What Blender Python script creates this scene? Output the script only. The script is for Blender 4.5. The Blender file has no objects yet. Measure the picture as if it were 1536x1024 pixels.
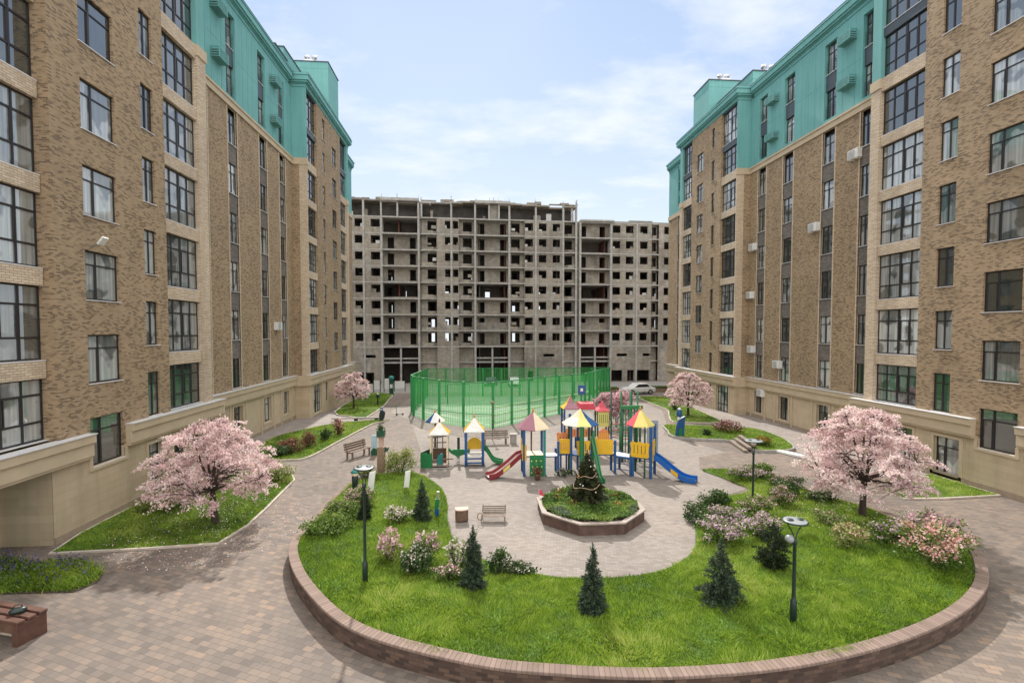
import bpy, bmesh, math, random
import numpy as np
from mathutils import Vector, Matrix
PI = math.pi
rnd = random.Random(7)
C = bpy.context.scene.collection
scene = bpy.context.scene

def gz(y):
    return -.01*min(y, 42) - .036*max(0, y-42)

# ---------------------------------------------------------------- materials
def new_mat(name):
    m = bpy.data.materials.new(name); m.use_nodes = True
    nt = m.node_tree
    return m, nt, nt.nodes['Principled BSDF']

def ramp(nt, fac, stops, mode='LINEAR'):
    r = nt.nodes.new('ShaderNodeValToRGB'); r.color_ramp.interpolation = mode
    el = r.color_ramp.elements
    while len(el) < len(stops): el.new(.5)
    for e, (p, c) in zip(el, stops):
        e.position = p; e.color = (*c, 1)
    nt.links.new(fac, r.inputs[0])
    return r.outputs[0]

def mix(nt, fac, a, b, blend='MIX'):
    n = nt.nodes.new('ShaderNodeMix'); n.data_type = 'RGBA'; n.blend_type = blend
    for s, v in ((n.inputs[0], fac), (n.inputs[6], a), (n.inputs[7], b)):
        if isinstance(v, (int, float)): s.default_value = v
        elif isinstance(v, tuple): s.default_value = (*v, 1)
        else: nt.links.new(v, s)
    return n.outputs[2]

def mth(nt, op, a, b=None):
    n = nt.nodes.new('ShaderNodeMath'); n.operation = op
    for s, v in ((n.inputs[0], a), (n.inputs[1], b)):
        if v is None: continue
        if isinstance(v, (int, float)): s.default_value = v
        else: nt.links.new(v, s)
    return n.outputs[0]

def noise(nt, vec, scale, detail=4, rough=.55):
    n = nt.nodes.new('ShaderNodeTexNoise'); n.inputs['Scale'].default_value = scale
    n.inputs['Detail'].default_value = detail; n.inputs['Roughness'].default_value = rough
    if vec is not None: nt.links.new(vec, n.inputs['Vector'])
    return n.outputs[0]

def wall_vec(nt):
    """(x + y, z) in metres: the run along an upright wall and its height"""
    g = nt.nodes.new('ShaderNodeNewGeometry')
    s = nt.nodes.new('ShaderNodeSeparateXYZ'); nt.links.new(g.outputs['Position'], s.inputs[0])
    a = mth(nt, 'ADD', s.outputs[0], s.outputs[1])
    c = nt.nodes.new('ShaderNodeCombineXYZ'); nt.links.new(a, c.inputs[0]); nt.links.new(s.outputs[2], c.inputs[1])
    return c.outputs[0], g.outputs['Position']

def pos_vec(nt):
    g = nt.nodes.new('ShaderNodeNewGeometry')
    return g.outputs['Position']

def bump(nt, p, h, strength=.3, dist=.01):
    b = nt.nodes.new('ShaderNodeBump'); b.inputs['Strength'].default_value = strength; b.inputs['Distance'].default_value = dist
    nt.links.new(h, b.inputs['Height']); nt.links.new(b.outputs[0], p.inputs['Normal'])

def brick_tex(nt, vec, w, h, mortar=.008, offset=.5):
    b = nt.nodes.new('ShaderNodeTexBrick')
    b.inputs['Color1'].default_value = (0, 0, 0, 1); b.inputs['Color2'].default_value = (1, 1, 1, 1)
    b.inputs['Mortar'].default_value = (.5, .5, .5, 1)
    b.inputs['Scale'].default_value = 1; b.inputs['Mortar Size'].default_value = mortar
    b.inputs['Mortar Smooth'].default_value = .2
    b.inputs['Brick Width'].default_value = w; b.inputs['Row Height'].default_value = h
    b.offset = offset
    nt.links.new(vec, b.inputs['Vector'])
    return b.outputs['Color'], b.outputs['Fac']

def brick_mat(name, stops, mortar, w, h, vec='wall', msize=.008, clump=.35, rough=.85, bstr=.35, offset=.5, rot=0, nscale=1.3):
    m, nt, p = new_mat(name)
    if vec == 'wall': v, pos = wall_vec(nt)
    elif vec == 'uv':
        u = nt.nodes.new('ShaderNodeUVMap'); v = u.outputs[0]; pos = pos_vec(nt)
    else:
        pos = pos_vec(nt); v = pos
    if rot:
        mp = nt.nodes.new('ShaderNodeMapping'); mp.inputs['Rotation'].default_value = (0, 0, rot)
        nt.links.new(v, mp.inputs[0]); v = mp.outputs[0]
    col, fac = brick_tex(nt, v, w, h, msize, offset)
    n = noise(nt, pos, nscale, 3)
    t = mth(nt, 'ADD', mth(nt, 'MULTIPLY', col, 1-clump), mth(nt, 'MULTIPLY', n, clump))
    c = ramp(nt, t, stops, 'LINEAR')
    n2 = noise(nt, pos, .25, 4)
    c = mix(nt, .55, c, ramp(nt, n2, [(.3, (.78, .78, .78)), (.7, (1.14, 1.12, 1.1))]), 'MULTIPLY')
    if vec == 'wall':
        sm = nt.nodes.new('ShaderNodeMapping'); sm.inputs['Scale'].default_value = (1.6, .10, 1); nt.links.new(v, sm.inputs[0])
        c = mix(nt, .5, c, ramp(nt, noise(nt, sm.outputs[0], 1, 5), [(.33, (.74, .74, .75)), (.55, (1.02, 1.02, 1.02))]), 'MULTIPLY')
    c = mix(nt, fac, c, mortar)
    nt.links.new(c, p.inputs['Base Color']); p.inputs['Roughness'].default_value = rough
    inv = mth(nt, 'SUBTRACT', 1.0, fac)
    fine = noise(nt, pos, 60, 2)
    bump(nt, p, mth(nt, 'ADD', inv, mth(nt, 'MULTIPLY', fine, .4)), bstr, .008)
    return m

def plain(name, col, rough=.6, metal=0, var=.12, nscale=3, spec=.5, bstr=0, fine=40):
    m, nt, p = new_mat(name)
    pos = pos_vec(nt)
    n = noise(nt, pos, nscale, 5, .6)
    a = tuple(c*(1-var) for c in col); b = tuple(min(1, c*(1+var)) for c in col)
    nt.links.new(ramp(nt, n, [(.3, a), (.7, b)]), p.inputs['Base Color'])
    n2 = noise(nt, pos, nscale*6, 3)
    nt.links.new(ramp(nt, n2, [(.2, (max(0, rough-.08),)*3), (.8, (min(1, rough+.1),)*3)]), p.inputs['Roughness'])
    p.inputs['Metallic'].default_value = metal
    p.inputs['Specular IOR Level'].default_value = spec
    if bstr: bump(nt, p, noise(nt, pos, fine, 3), bstr, .01)
    return m

def leaf_mat(name, stops, trans=.35, rough=.55):
    m, nt, p = new_mat(name)
    a = nt.nodes.new('ShaderNodeAttribute'); a.attribute_name = 'tint'
    c = ramp(nt, a.outputs['Fac'], stops)
    nt.links.new(c, p.inputs['Base Color']); p.inputs['Roughness'].default_value = rough
    p.inputs['Specular IOR Level'].default_value = .25
    t = nt.nodes.new('ShaderNodeBsdfTranslucent'); nt.links.new(c, t.inputs[0])
    mx = nt.nodes.new('ShaderNodeMixShader'); mx.inputs[0].default_value = trans
    nt.links.new(p.outputs[0], mx.inputs[1]); nt.links.new(t.outputs[0], mx.inputs[2])
    nt.links.new(mx.outputs[0], nt.nodes['Material Output'].inputs[0])
    return m

M = {}
M['brick'] = brick_mat('tan_brick', [(.16, (.125, .088, .056)), (.31, (.185, .132, .082)), (.43, (.318, .228, .136)), (.8, (.405, .296, .183))], (.31, .228, .148), .17, .058, msize=.006, clump=.42, nscale=1.5)
M['light_brick'] = brick_mat('cream_brick', [(.1, (.50, .395, .285)), (.9, (.66, .545, .41))], (.30, .235, .17), .26, .085, msize=.011, clump=.2)
M['grey_brick'] = brick_mat('grey_brick', [(.1, (.12, .105, .092)), (.9, (.20, .175, .155))], (.10, .09, .08), .26, .085, clump=.2)
M['stone'] = brick_mat('sandstone_cladding', [(.1, (.42, .335, .225)), (.9, (.54, .44, .305))], (.36, .285, .195), 1.2, .3, msize=.006, clump=.5, bstr=.15)
M['stone_plain'] = plain('smooth_sandstone', (.49, .395, .275), .8, var=.09, nscale=1.5, bstr=.1)
M['stone_dark'] = plain('plinth_stone', (.30, .235, .17), .8, var=.12)
M['pilaster'] = M['light_brick']
def teal_stucco():
    m, nt, p = new_mat('teal_stucco')
    v, pos = wall_vec(nt)
    n = noise(nt, pos, .5, 6, .65)
    c = ramp(nt, n, [(.25, (.128, .335, .328)), (.75, (.165, .405, .39))])
    mp = nt.nodes.new('ShaderNodeMapping'); mp.inputs['Scale'].default_value = (3, .18, 1)
    nt.links.new(v, mp.inputs[0])
    st = noise(nt, mp.outputs[0], 1, 4)
    c = mix(nt, .35, c, ramp(nt, st, [(.33, (.70, .73, .74)), (.6, (1.06, 1.06, 1.06))]), 'MULTIPLY')
    nt.links.new(c, p.inputs['Base Color']); p.inputs['Roughness'].default_value = .8
    bump(nt, p, noise(nt, pos, 40, 3), .15, .01)
    return m
M['teal'] = teal_stucco()
M['frame'] = plain('dark_window_frame', (.022, .019, .020), .4, var=.2)
M['spandrel_metal'] = plain('slate_blue_panel', (.055, .07, .085), .5, var=.15)
M['sill'] = plain('pale_metal_sill', (.62, .62, .63), .4, var=.08)
M['white'] = plain('white_painted_metal', (.68, .68, .66), .5, var=.08)
M['roof'] = plain('grey_roofing', (.22, .22, .21), .9)
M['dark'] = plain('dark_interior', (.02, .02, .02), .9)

def glass_mat():
    m, nt, p = new_mat('window_glass')
    oi = nt.nodes.new('ShaderNodeObjectInfo')
    tc = nt.nodes.new('ShaderNodeTexCoord')
    mp = nt.nodes.new('ShaderNodeMapping'); mp.inputs['Scale'].default_value = (1, 7, .25)
    nt.links.new(tc.outputs['Object'], mp.inputs[0])
    folds = nt.nodes.new('ShaderNodeTexNoise'); folds.noise_dimensions = '4D'
    nt.links.new(mp.outputs[0], folds.inputs['Vector']); folds.inputs['Scale'].default_value = 1.2
    nt.links.new(mth(nt, 'MULTIPLY', oi.outputs['Random'], 50), folds.inputs['W'])
    base = ramp(nt, oi.outputs['Random'], [(0, (.022, .03, .028)), (.34, (.05, .06, .055)), (.40, (.19, .21, .205)), (.65, (.36, .385, .375)), (1, (.54, .56, .54))])  # room and curtain tones; pale stops raised to stand in for sky reflection
    big = nt.nodes.new('ShaderNodeTexNoise'); big.noise_dimensions = '4D'; big.inputs['Scale'].default_value = .9
    nt.links.new(tc.outputs['Object'], big.inputs['Vector']); nt.links.new(mth(nt, 'MULTIPLY', oi.outputs['Random'], 91), big.inputs['W'])
    c = mix(nt, 1, base, ramp(nt, folds.outputs[0], [(.35, (.62, .62, .62)), (.65, (1.15, 1.15, 1.15))]), 'MULTIPLY')
    c = mix(nt, ramp(nt, big.outputs[0], [(.52, (0, 0, 0)), (.56, (.75, .75, .75))]), c, (.035, .045, .042))
    nt.links.new(c, p.inputs['Base Color'])
    p.inputs['IOR'].default_value = 1.9
    p.inputs['Roughness'].default_value = .03; p.inputs['Specular IOR Level'].default_value = .9
    p.inputs['Coat Weight'].default_value = .4; p.inputs['Coat Roughness'].default_value = .02
    wn = noise(nt, tc.outputs['Object'], .8, 2)
    bump(nt, p, wn, .06, .05)
    return m
M['glass'] = glass_mat()

def concrete():
    m, nt, p = new_mat('raw_concrete')
    v, pos = wall_vec(nt)
    n = noise(nt, pos, .8, 9, .75)
    c = ramp(nt, n, [(.3, (.145, .136, .122)), (.5, (.275, .262, .24)), (.72, (.41, .396, .37))])
    col, fac = brick_tex(nt, v, .62, .3, .035)
    b = mix(nt, .45, ramp(nt, col, [(0, (.15, .128, .102)), (1, (.39, .34, .275))]), (.25, .225, .19))
    b = mix(nt, fac, b, (.25, .235, .21))
    msk = ramp(nt, noise(nt, v, .3, 3), [(.42, (0, 0, 0)), (.48, (1, 1, 1))])
    c = mix(nt, msk, c, mix(nt, .72, c, b))
    mp = nt.nodes.new('ShaderNodeMapping'); mp.inputs['Scale'].default_value = (1.5, .15, 1); nt.links.new(v, mp.inputs[0])
    c = mix(nt, .5, c, ramp(nt, noise(nt, mp.outputs[0], 1, 5), [(.35, (.68, .67, .66)), (.62, (1.08, 1.08, 1.08))]), 'MULTIPLY')
    c = mix(nt, .9, c, ramp(nt, noise(nt, v, .11, 6, .62), [(.36, (.60, .575, .54)), (.52, (1, .97, .93)), (.68, (1.14, 1.1, 1.04))]), 'MULTIPLY')
    nt.links.new(c, p.inputs['Base Color']); p.inputs['Roughness'].default_value = .95
    bump(nt, p, noise(nt, pos, 6, 5), .4, .05)
    return m
M['concrete'] = concrete()
M['slab'] = plain('slab_concrete', (.32, .31, .29), .95, var=.25, nscale=1.5)
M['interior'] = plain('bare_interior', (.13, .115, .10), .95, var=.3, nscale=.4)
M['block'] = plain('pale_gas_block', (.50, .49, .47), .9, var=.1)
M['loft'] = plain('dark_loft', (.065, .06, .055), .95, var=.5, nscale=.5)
M['rust'] = plain('red_brown_interior', (.13, .05, .035), .9, var=.3)

def paving(name, stops, mortar, w, h, rot=0., stain=.75, msize=.006):
    m, nt, p = new_mat(name)
    pos = pos_vec(nt)
    mp = nt.nodes.new('ShaderNodeMapping'); mp.inputs['Rotation'].default_value = (0, 0, rot)
    nt.links.new(pos, mp.inputs[0])
    col, fac = brick_tex(nt, mp.outputs[0], w, h, msize)
    n = noise(nt, pos, .9, 4)
    t = mth(nt, 'ADD', mth(nt, 'MULTIPLY', col, .62), mth(nt, 'MULTIPLY', n, .38))
    c = ramp(nt, t, stops)
    n2 = noise(nt, pos, .18, 6, .6)
    c = mix(nt, stain, c, ramp(nt, n2, [(.34, (.70, .69, .70)), (.5, (.98, .98, .98)), (.64, (1.17, 1.13, 1.08))]), 'MULTIPLY')
    n3 = noise(nt, pos, 2.6, 4, .65)
    c = mix(nt, .8, c, ramp(nt, n3, [(.62, (1, 1, 1)), (.72, (.62, .61, .60))]), 'MULTIPLY')
    c = mix(nt, fac, c, mortar)
    nt.links.new(c, p.inputs['Base Color']); p.inputs['Roughness'].default_value = .82
    bump(nt, p, mth(nt, 'ADD', mth(nt, 'SUBTRACT', 1.0, fac), mth(nt, 'MULTIPLY', noise(nt, pos, 50, 2), .5)), .35, .006)
    return m
M['pave'] = paving('brown_pavers', [(.15, (.115, .094, .082)), (.36, (.147, .121, .104)), (.60, (.172, .139, .117)), (.76, (.200, .155, .124)), (.88, (.250, .178, .130))], (.092, .076, .065), .27, .165, .42)
M['pave_light'] = paving('grey_pavers', [(.2, (.190, .163, .143)), (.5, (.222, .192, .170)), (.8, (.255, .223, .199))], (.150, .130, .117), .22, .11, 0.2, .6)
M['pave_walk'] = paving('pale_walk_pavers', [(.2, (.215, .185, .166)), (.8, (.295, .258, .235))], (.17, .148, .135), .3, .15, 0, .5)
M['kerb'] = plain('pale_kerb_stone', (.46, .40, .34), .85, var=.15, bstr=.2)
M['kerb_grey'] = plain('grey_kerb_stone', (.33, .31, .29), .9, var=.2, bstr=.2)
M['planter_brick'] = brick_mat('brown_planter_brick', [(.15, (.042, .026, .020)), (.5, (.075, .045, .033)), (.85, (.125, .078, .055))], (.06, .042, .034), .24, .085, vec='uv', clump=.3)
M['coping'] = brick_mat('pink_brown_coping', [(.1, (.165, .115, .095)), (.9, (.255, .185, .152))], (.10, .072, .06), .11, 2.0, vec='uv', clump=.35, offset=0)
M['octa'] = plain('brown_stone_slab', (.10, .058, .045), .6, var=.45, nscale=2.5)
M['octa_top'] = plain('pink_granite_rim', (.30, .25, .22), .7, var=.12, nscale=4)
M['soil'] = plain('dark_soil', (.045, .032, .02), 1, var=.4, nscale=6, bstr=.4)
M['lawn'] = plain('turf_soil', (.06, .115, .014), 1, var=.45, nscale=1.2, bstr=.3)
G_ST = [(0, (.055, .105, .010)), (.3, (.135, .235, .018)), (.58, (.245, .37, .034)), (.82, (.37, .46, .075)), (1, (.50, .52, .18))]
M['grass'] = leaf_mat('grass_blades', G_ST, .4, .6)
M['bark'] = plain('dark_bark', (.05, .034, .028), .95, var=.4, nscale=8, bstr=.6, fine=25)
M['blossom'] = leaf_mat('cherry_blossom', [(0, (.40, .235, .25)), (.3, (.68, .49, .495)), (.65, (.85, .70, .685)), (1, (.93, .85, .82))], .4, .7)
M['fir'] = leaf_mat('fir_needles', [(0, (.012, .022, .014)), (.6, (.038, .062, .036)), (1, (.095, .13, .075))], .12, .6)
M['fir_dark'] = leaf_mat('dark_fir_needles', [(0, (.006, .013, .006)), (.7, (.018, .034, .012)), (1, (.045, .06, .02))], .12, .6)
M['fir_xmas'] = leaf_mat('garden_fir_needles', [(0, (.010, .016, .008)), (.55, (.030, .042, .016)), (1, (.085, .075, .03))], .12, .6)
M['cover'] = leaf_mat('green_ground_cover', [(0, (.04, .08, .018)), (.5, (.13, .23, .045)), (1, (.28, .36, .08))], .35)
M['leaf'] = leaf_mat('shrub_leaves', [(0, (.035, .065, .014)), (.5, (.095, .165, .028)), (1, (.22, .29, .06))], .35)
M['leaf_dark'] = leaf_mat('dark_shrub_leaves', [(0, (.02, .042, .014)), (.6, (.05, .095, .028)), (1, (.115, .17, .05))], .3)
M['leaf_yellow'] = leaf_mat('pale_yellow_green_leaves', [(0, (.10, .14, .03)), (.5, (.22, .26, .07)), (1, (.42, .42, .17))], .35)
M['leaf_red'] = leaf_mat('reddish_shrub_leaves', [(0, (.06, .03, .02)), (.5, (.17, .08, .05)), (1, (.35, .18, .11))], .35)
M['fl_pink'] = leaf_mat('pink_flowers', [(0, (.42, .20, .25)), (.5, (.62, .38, .42)), (1, (.80, .64, .65))], .3)
M['fl_mauve'] = leaf_mat('mauve_flowers', [(0, (.36, .22, .29)), (.5, (.55, .39, .46)), (1, (.74, .62, .64))], .3)
M['fl_coral'] = leaf_mat('coral_flowers', [(0, (.55, .22, .20)), (.5, (.72, .43, .39)), (1, (.84, .68, .64))], .3)
M['fl_white'] = leaf_mat('white_flowers', [(0, (.5, .4, .38)), (1, (.82, .74, .68))], .3)
M['fl_violet'] = leaf_mat('violet_flowers', [(0, (.04, .04, .12)), (1, (.17, .13, .28))], .3)
M['fl_orange'] = leaf_mat('orange_flowers', [(0, (.45, .09, .02)), (1, (.6, .25, .05))], .3)
M['lamp'] = plain('dark_green_lamp_paint', (.014, .028, .026), .4, var=.2)
M['lamp_disc'] = plain('grey_lamp_disc', (.26, .28, .29), .35, var=.1)
M['wood'] = plain('brown_slat_wood', (.13, .075, .05), .6, var=.3, nscale=6)
M['wood_grey'] = plain('grey_brown_slat_wood', (.20, .155, .125), .7, var=.25, nscale=6)
M['wood_red'] = plain('red_brown_bench_wood', (.10, .048, .034), .5, var=.3, nscale=5)
M['blue'] = plain('blue_paint', (.012, .075, .22), .4, var=.12)
M['blue_slide'] = plain('blue_slide_plastic', (.01, .10, .36), .3, var=.08)
M['red_slide'] = plain('maroon_slide_plastic', (.20, .025, .03), .3, var=.1)
M['pinkish'] = plain('pale_slide_bed', (.62, .50, .48), .3, var=.05)
M['yellow'] = plain('yellow_panel', (.68, .40, .015), .45, var=.1)
M['pale_yellow'] = plain('pale_yellow_roof', (.66, .56, .17), .5, var=.08)
M['cream'] = plain('cream_roof_panel', (.68, .56, .40), .5, var=.08)
M['purple'] = plain('dusty_purple_roof', (.30, .13, .17), .5, var=.08)
M['rose'] = plain('rose_red_roof', (.55, .06, .09), .5, var=.1)
M['orange'] = plain('orange_roof_panel', (.62, .23, .08), .5, var=.08)
M['green'] = plain('green_paint', (.012, .16, .05), .4, var=.12)
M['green_dark'] = plain('dark_green_paint', (.01, .07, .035), .4, var=.15)
M['teal_paint'] = plain('teal_paint', (.02, .20, .18), .4, var=.12)
M['court_green'] = plain('court_post_green', (.015, .23, .06), .45, var=.15)
M['court_floor'] = plain('green_court_floor', (.20, .255, .19), .9, var=.15, nscale=.6)
M['rail'] = plain('pale_yellow_rail', (.60, .62, .42), .5, var=.08)
M['grey_panel'] = plain('blue_grey_board', (.27, .31, .37), .6, var=.08)
M['silver'] = plain('silver_metal', (.5, .5, .5), .3, metal=.8, var=.1)
M['tinsel'] = plain('tan_tinsel', (.50, .36, .24), .5, var=.3)
M['post_brown'] = plain('brown_post_cladding', (.24, .165, .11), .7, var=.2)
M['post_pink'] = plain('pink_post_neck', (.50, .34, .28), .7, var=.1)
M['car_white'] = plain('white_car_paint', (.62, .62, .61), .25, var=.04)
M['car_blue'] = plain('dark_car_paint', (.05, .06, .08), .25, var=.05)
M['tyre'] = plain('black_rubber', (.012, .012, .012), .8)
M['car_glass'] = plain('car_glass', (.02, .025, .03), .08)

def net_mat():
    m, nt, p = new_mat('green_netting')
    uv = nt.nodes.new('ShaderNodeUVMap')
    s = nt.nodes.new('ShaderNodeSeparateXYZ'); nt.links.new(uv.outputs[0], s.inputs[0])
    def wires(ch, step, w):
        f = mth(nt, 'FRACT', mth(nt, 'DIVIDE', ch, step))
        return mth(nt, 'LESS_THAN', f, w/step)
    k = mth(nt, 'MAXIMUM', wires(s.outputs[0], .24, .04), mth(nt, 'MAXIMUM', wires(s.outputs[0], .055, .010), wires(s.outputs[1], .30, .022)))
    p.inputs['Base Color'].default_value = (.06, .44, .10, 1); p.inputs['Roughness'].default_value = .6
    t = nt.nodes.new('ShaderNodeBsdfTransparent')
    tl = nt.nodes.new('ShaderNodeBsdfTranslucent'); tl.inputs[0].default_value = (.08, .50, .13, 1)
    m1 = nt.nodes.new('ShaderNodeMixShader'); m1.inputs[0].default_value = .5
    nt.links.new(p.outputs[0], m1.inputs[1]); nt.links.new(tl.outputs[0], m1.inputs[2])
    mx = nt.nodes.new('ShaderNodeMixShader')
    nt.links.new(k, mx.inputs[0]); nt.links.new(t.outputs[0], mx.inputs[1]); nt.links.new(m1.outputs[0], mx.inputs[2])
    nt.links.new(mx.outputs[0], nt.nodes['Material Output'].inputs[0])
    return m
M['net'] = net_mat()

# ---------------------------------------------------------------- mesh helpers
class MB:
    def __init__(s): s.v = []; s.f = []; s.mi = []; s.mats = []; s.uv = None
    def m(s, mat):
        if mat not in s.mats: s.mats.append(mat)
        return s.mats.index(mat)
    def quad(s, a, b, c, d, mat):
        i = len(s.v); s.v += [a, b, c, d]; s.f.append((i, i+1, i+2, i+3)); s.mi.append(s.m(mat)); return s
    def tri(s, a, b, c, mat):
        i = len(s.v); s.v += [a, b, c]; s.f.append((i, i+1, i+2)); s.mi.append(s.m(mat)); return s
    def box(s, x0, x1, y0, y1, z0, z1, mat):
        x0, x1 = sorted((x0, x1)); y0, y1 = sorted((y0, y1)); z0, z1 = sorted((z0, z1))
        i = len(s.v)
        s.v += [(x, y, z) for z in (z0, z1) for y in (y0, y1) for x in (x0, x1)]
        for q in ((0, 2, 3, 1), (4, 5, 7, 6), (0, 1, 5, 4), (2, 6, 7, 3), (0, 4, 6, 2), (1, 3, 7, 5)):
            s.f.append(tuple(i+k for k in q)); s.mi.append(s.m(mat))
        return s
    def bar(s, a, b, w, h, mat, up=(0, 0, 1)):
        """square bar from a to b, w across, h along up"""
        a, b = Vector(a), Vector(b); d = (b-a).normalized(); u = Vector(up)
        if abs(d.dot(u)) > .98: u = Vector((1, 0, 0))
        r = d.cross(u).normalized()*w/2; u = r.cross(d).normalized()*h/2
        i = len(s.v)
        for p in (a, b):
            for q in (-r-u, r-u, r+u, -r+u): s.v.append(tuple(p+q))
        for q in ((0, 1, 2, 3), (7, 6, 5, 4), (0, 4, 5, 1), (1, 5, 6, 2), (2, 6, 7, 3), (3, 7, 4, 0)):
            s.f.append(tuple(i+k for k in q)); s.mi.append(s.m(mat))
        return s
    def tube(s, pts, rad, mat, n=8, cap=True):
        pts = [Vector(p) for p in pts]
        if not isinstance(rad, (list, tuple)): rad = [rad]*len(pts)
        i0 = len(s.v); prev = None
        for k, p in enumerate(pts):
            d = (pts[min(k+1, len(pts)-1)]-pts[max(k-1, 0)]).normalized()
            if prev is None:
                u = Vector((0, 0, 1)) if abs(d.z) < .9 else Vector((1, 0, 0))
                a = d.cross(u).normalized()
            else: a = (prev - d*prev.dot(d)).normalized()
            prev = a; b = d.cross(a)
            for j in range(n):
                t = 2*PI*j/n
                s.v.append(tuple(p + (a*math.cos(t)+b*math.sin(t))*rad[k]))
        mi = s.m(mat)
        for k in range(len(pts)-1):
            for j in range(n):
                q = i0+k*n; s.f.append((q+j, q+(j+1) % n, q+n+(j+1) % n, q+n+j)); s.mi.append(mi)
        if cap:
            s.f.append(tuple(i0+j for j in range(n))[::-1]); s.mi.append(mi)
            e = i0+(len(pts)-1)*n; s.f.append(tuple(e+j for j in range(n))); s.mi.append(mi)
        return s
    def lathe(s, prof, mat, n=16, c=(0, 0)):
        i0 = len(s.v); mi = s.m(mat)
        for r, z in prof:
            for j in range(n):
                t = 2*PI*j/n; s.v.append((c[0]+r*math.cos(t), c[1]+r*math.sin(t), z))
        for k in range(len(prof)-1):
            for j in range(n):
                q = i0+k*n; s.f.append((q+j, q+(j+1) % n, q+n+(j+1) % n, q+n+j)); s.mi.append(mi)
        s.f.append(tuple(i0+j for j in range(n))[::-1]); s.mi.append(mi)
        e = i0+(len(prof)-1)*n; s.f.append(tuple(e+j for j in range(n))); s.mi.append(mi)
        return s
    def prism(s, outline, a, b, mat, axis='y'):
        """outline in a plane, extruded along axis from a to b"""
        def P(p, t):
            return {'y': (p[0], t, p[1]), 'x': (t, p[0], p[1]), 'z': (p[0], p[1], t)}[axis]
        n = len(outline); i = len(s.v); mi = s.m(mat)
        s.v += [P(p, a) for p in outline] + [P(p, b) for p in outline]
        s.f.append(tuple(range(i, i+n))); s.mi.append(mi)
        s.f.append(tuple(range(i+2*n-1, i+n-1, -1))); s.mi.append(mi)
        for k in range(n):
            s.f.append((i+k, i+n+k, i+n+(k+1) % n, i+(k+1) % n)); s.mi.append(mi)
        return s
    def build(s, name, parent=None, smooth=False, world=True, bevel=0):
        off = Vector((0, 0, 0))
        if parent is not None and world:
            off = world_loc(parent)
        me = bpy.data.meshes.new(name)
        me.from_pydata([(p[0]-off.x, p[1]-off.y, p[2]-off.z) for p in s.v], [], s.f)
        for m in s.mats: me.materials.append(m)
        me.polygons.foreach_set('material_index', s.mi)
        if s.uv is not None:
            ul = me.uv_layers.new(name='UVMap')
            for l in me.loops: ul.data[l.index].uv = s.uv[l.vertex_index]
        bm = bmesh.new(); bm.from_mesh(me)
        bmesh.ops.recalc_face_normals(bm, faces=bm.faces)
        bm.to_mesh(me); bm.free()
        if smooth: me.polygons.foreach_set('use_smooth', [True]*len(me.polygons))
        me.update()
        o = bpy.data.objects.new(name, me); C.objects.link(o)
        if parent is not None: o.parent = parent
        if bevel:
            b = o.modifiers.new('edge', 'BEVEL'); b.width = bevel; b.segments = 1; b.limit_method = 'ANGLE'
        return o

def world_loc(o):
    v = Vector((0, 0, 0))
    while o is not None:
        v += o.location; o = o.parent
    return v

def tag(o, label=None, cat=None, group=None, kind=None):
    if label: o['label'] = label
    if cat: o['category'] = cat
    if group: o['group'] = group
    if kind: o['kind'] = kind
    return o

def thing(name, label, cat, loc=(0, 0, 0), rz=0, group=None):
    o = bpy.data.objects.new(name, None); C.objects.link(o); o.empty_display_size = .2
    o.location = loc; o.rotation_euler = (0, 0, rz)
    return tag(o, label, cat, group)

def dup(o, loc=None, rz=None, scale=None, label=None, parent=None):
    c = o.copy(); C.objects.link(c)
    if parent is not None: c.parent = parent
    if loc is not None: c.location = loc
    if rz is not None: c.rotation_euler = (0, 0, rz)
    if scale is not None: c.scale = (scale,)*3 if isinstance(scale, (int, float)) else scale
    if label: c['label'] = label
    for ch in KIDS.get(o.name, [k for k in o.children]):
        dup(ch, parent=c)
    return c
KIDS = {}

def part_box(name, mat, parent, *b):
    return MB().box(*b, mat).build(name, parent)

def mesh_np(name, V, F, mat, parent=None, tint=None, loc=(0, 0, 0)):
    me = bpy.data.meshes.new(name); k = F.shape[1]
    me.vertices.add(len(V)); me.vertices.foreach_set('co', V.astype(np.float32).ravel())
    me.loops.add(F.size); me.loops.foreach_set('vertex_index', F.astype(np.int32).ravel())
    me.polygons.add(len(F)); me.polygons.foreach_set('loop_start', np.arange(0, F.size, k, dtype=np.int32))
    me.polygons.foreach_set('loop_total', np.full(len(F), k, dtype=np.int32))
    me.update(calc_edges=True)
    if tint is not None:
        a = me.attributes.new('tint', 'FLOAT', 'POINT'); a.data.foreach_set('value', tint.astype(np.float32))
    me.materials.append(mat)
    o = bpy.data.objects.new(name, me); C.objects.link(o)
    o.location = loc
    if parent is not None: o.parent = parent
    return o

def leaves(name, P, size, mat, parent=None, seed=0, tint=None, aspect=.6, flat=0., axis=None):
    """one small rhombus per point"""
    r = np.random.default_rng(seed); P = np.asarray(P, float); n = len(P)
    N = r.normal(size=(n, 3)); N[:, 2] += flat*np.abs(r.normal(size=n))
    N /= np.linalg.norm(N, axis=1)[:, None]
    A = r.normal(size=(n, 3)) if axis is None else np.asarray(axis, float)+r.normal(size=(n, 3))*.25
    A -= N*(A*N).sum(1)[:, None]; A /= np.linalg.norm(A, axis=1)[:, None]+1e-9
    B = np.cross(N, A)
    s = (np.asarray(size)*r.uniform(.65, 1.35, n))[:, None]
    V = np.stack([P-A*s, P+B*s*aspect, P+A*s, P-B*s*aspect], 1).reshape(-1, 3)
    F = np.arange(4*n).reshape(n, 4)
    if tint is None: tint = r.uniform(0, 1, n)
    return mesh_np(name, V, F, mat, parent, np.repeat(np.clip(tint, 0, 1), 4))

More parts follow.
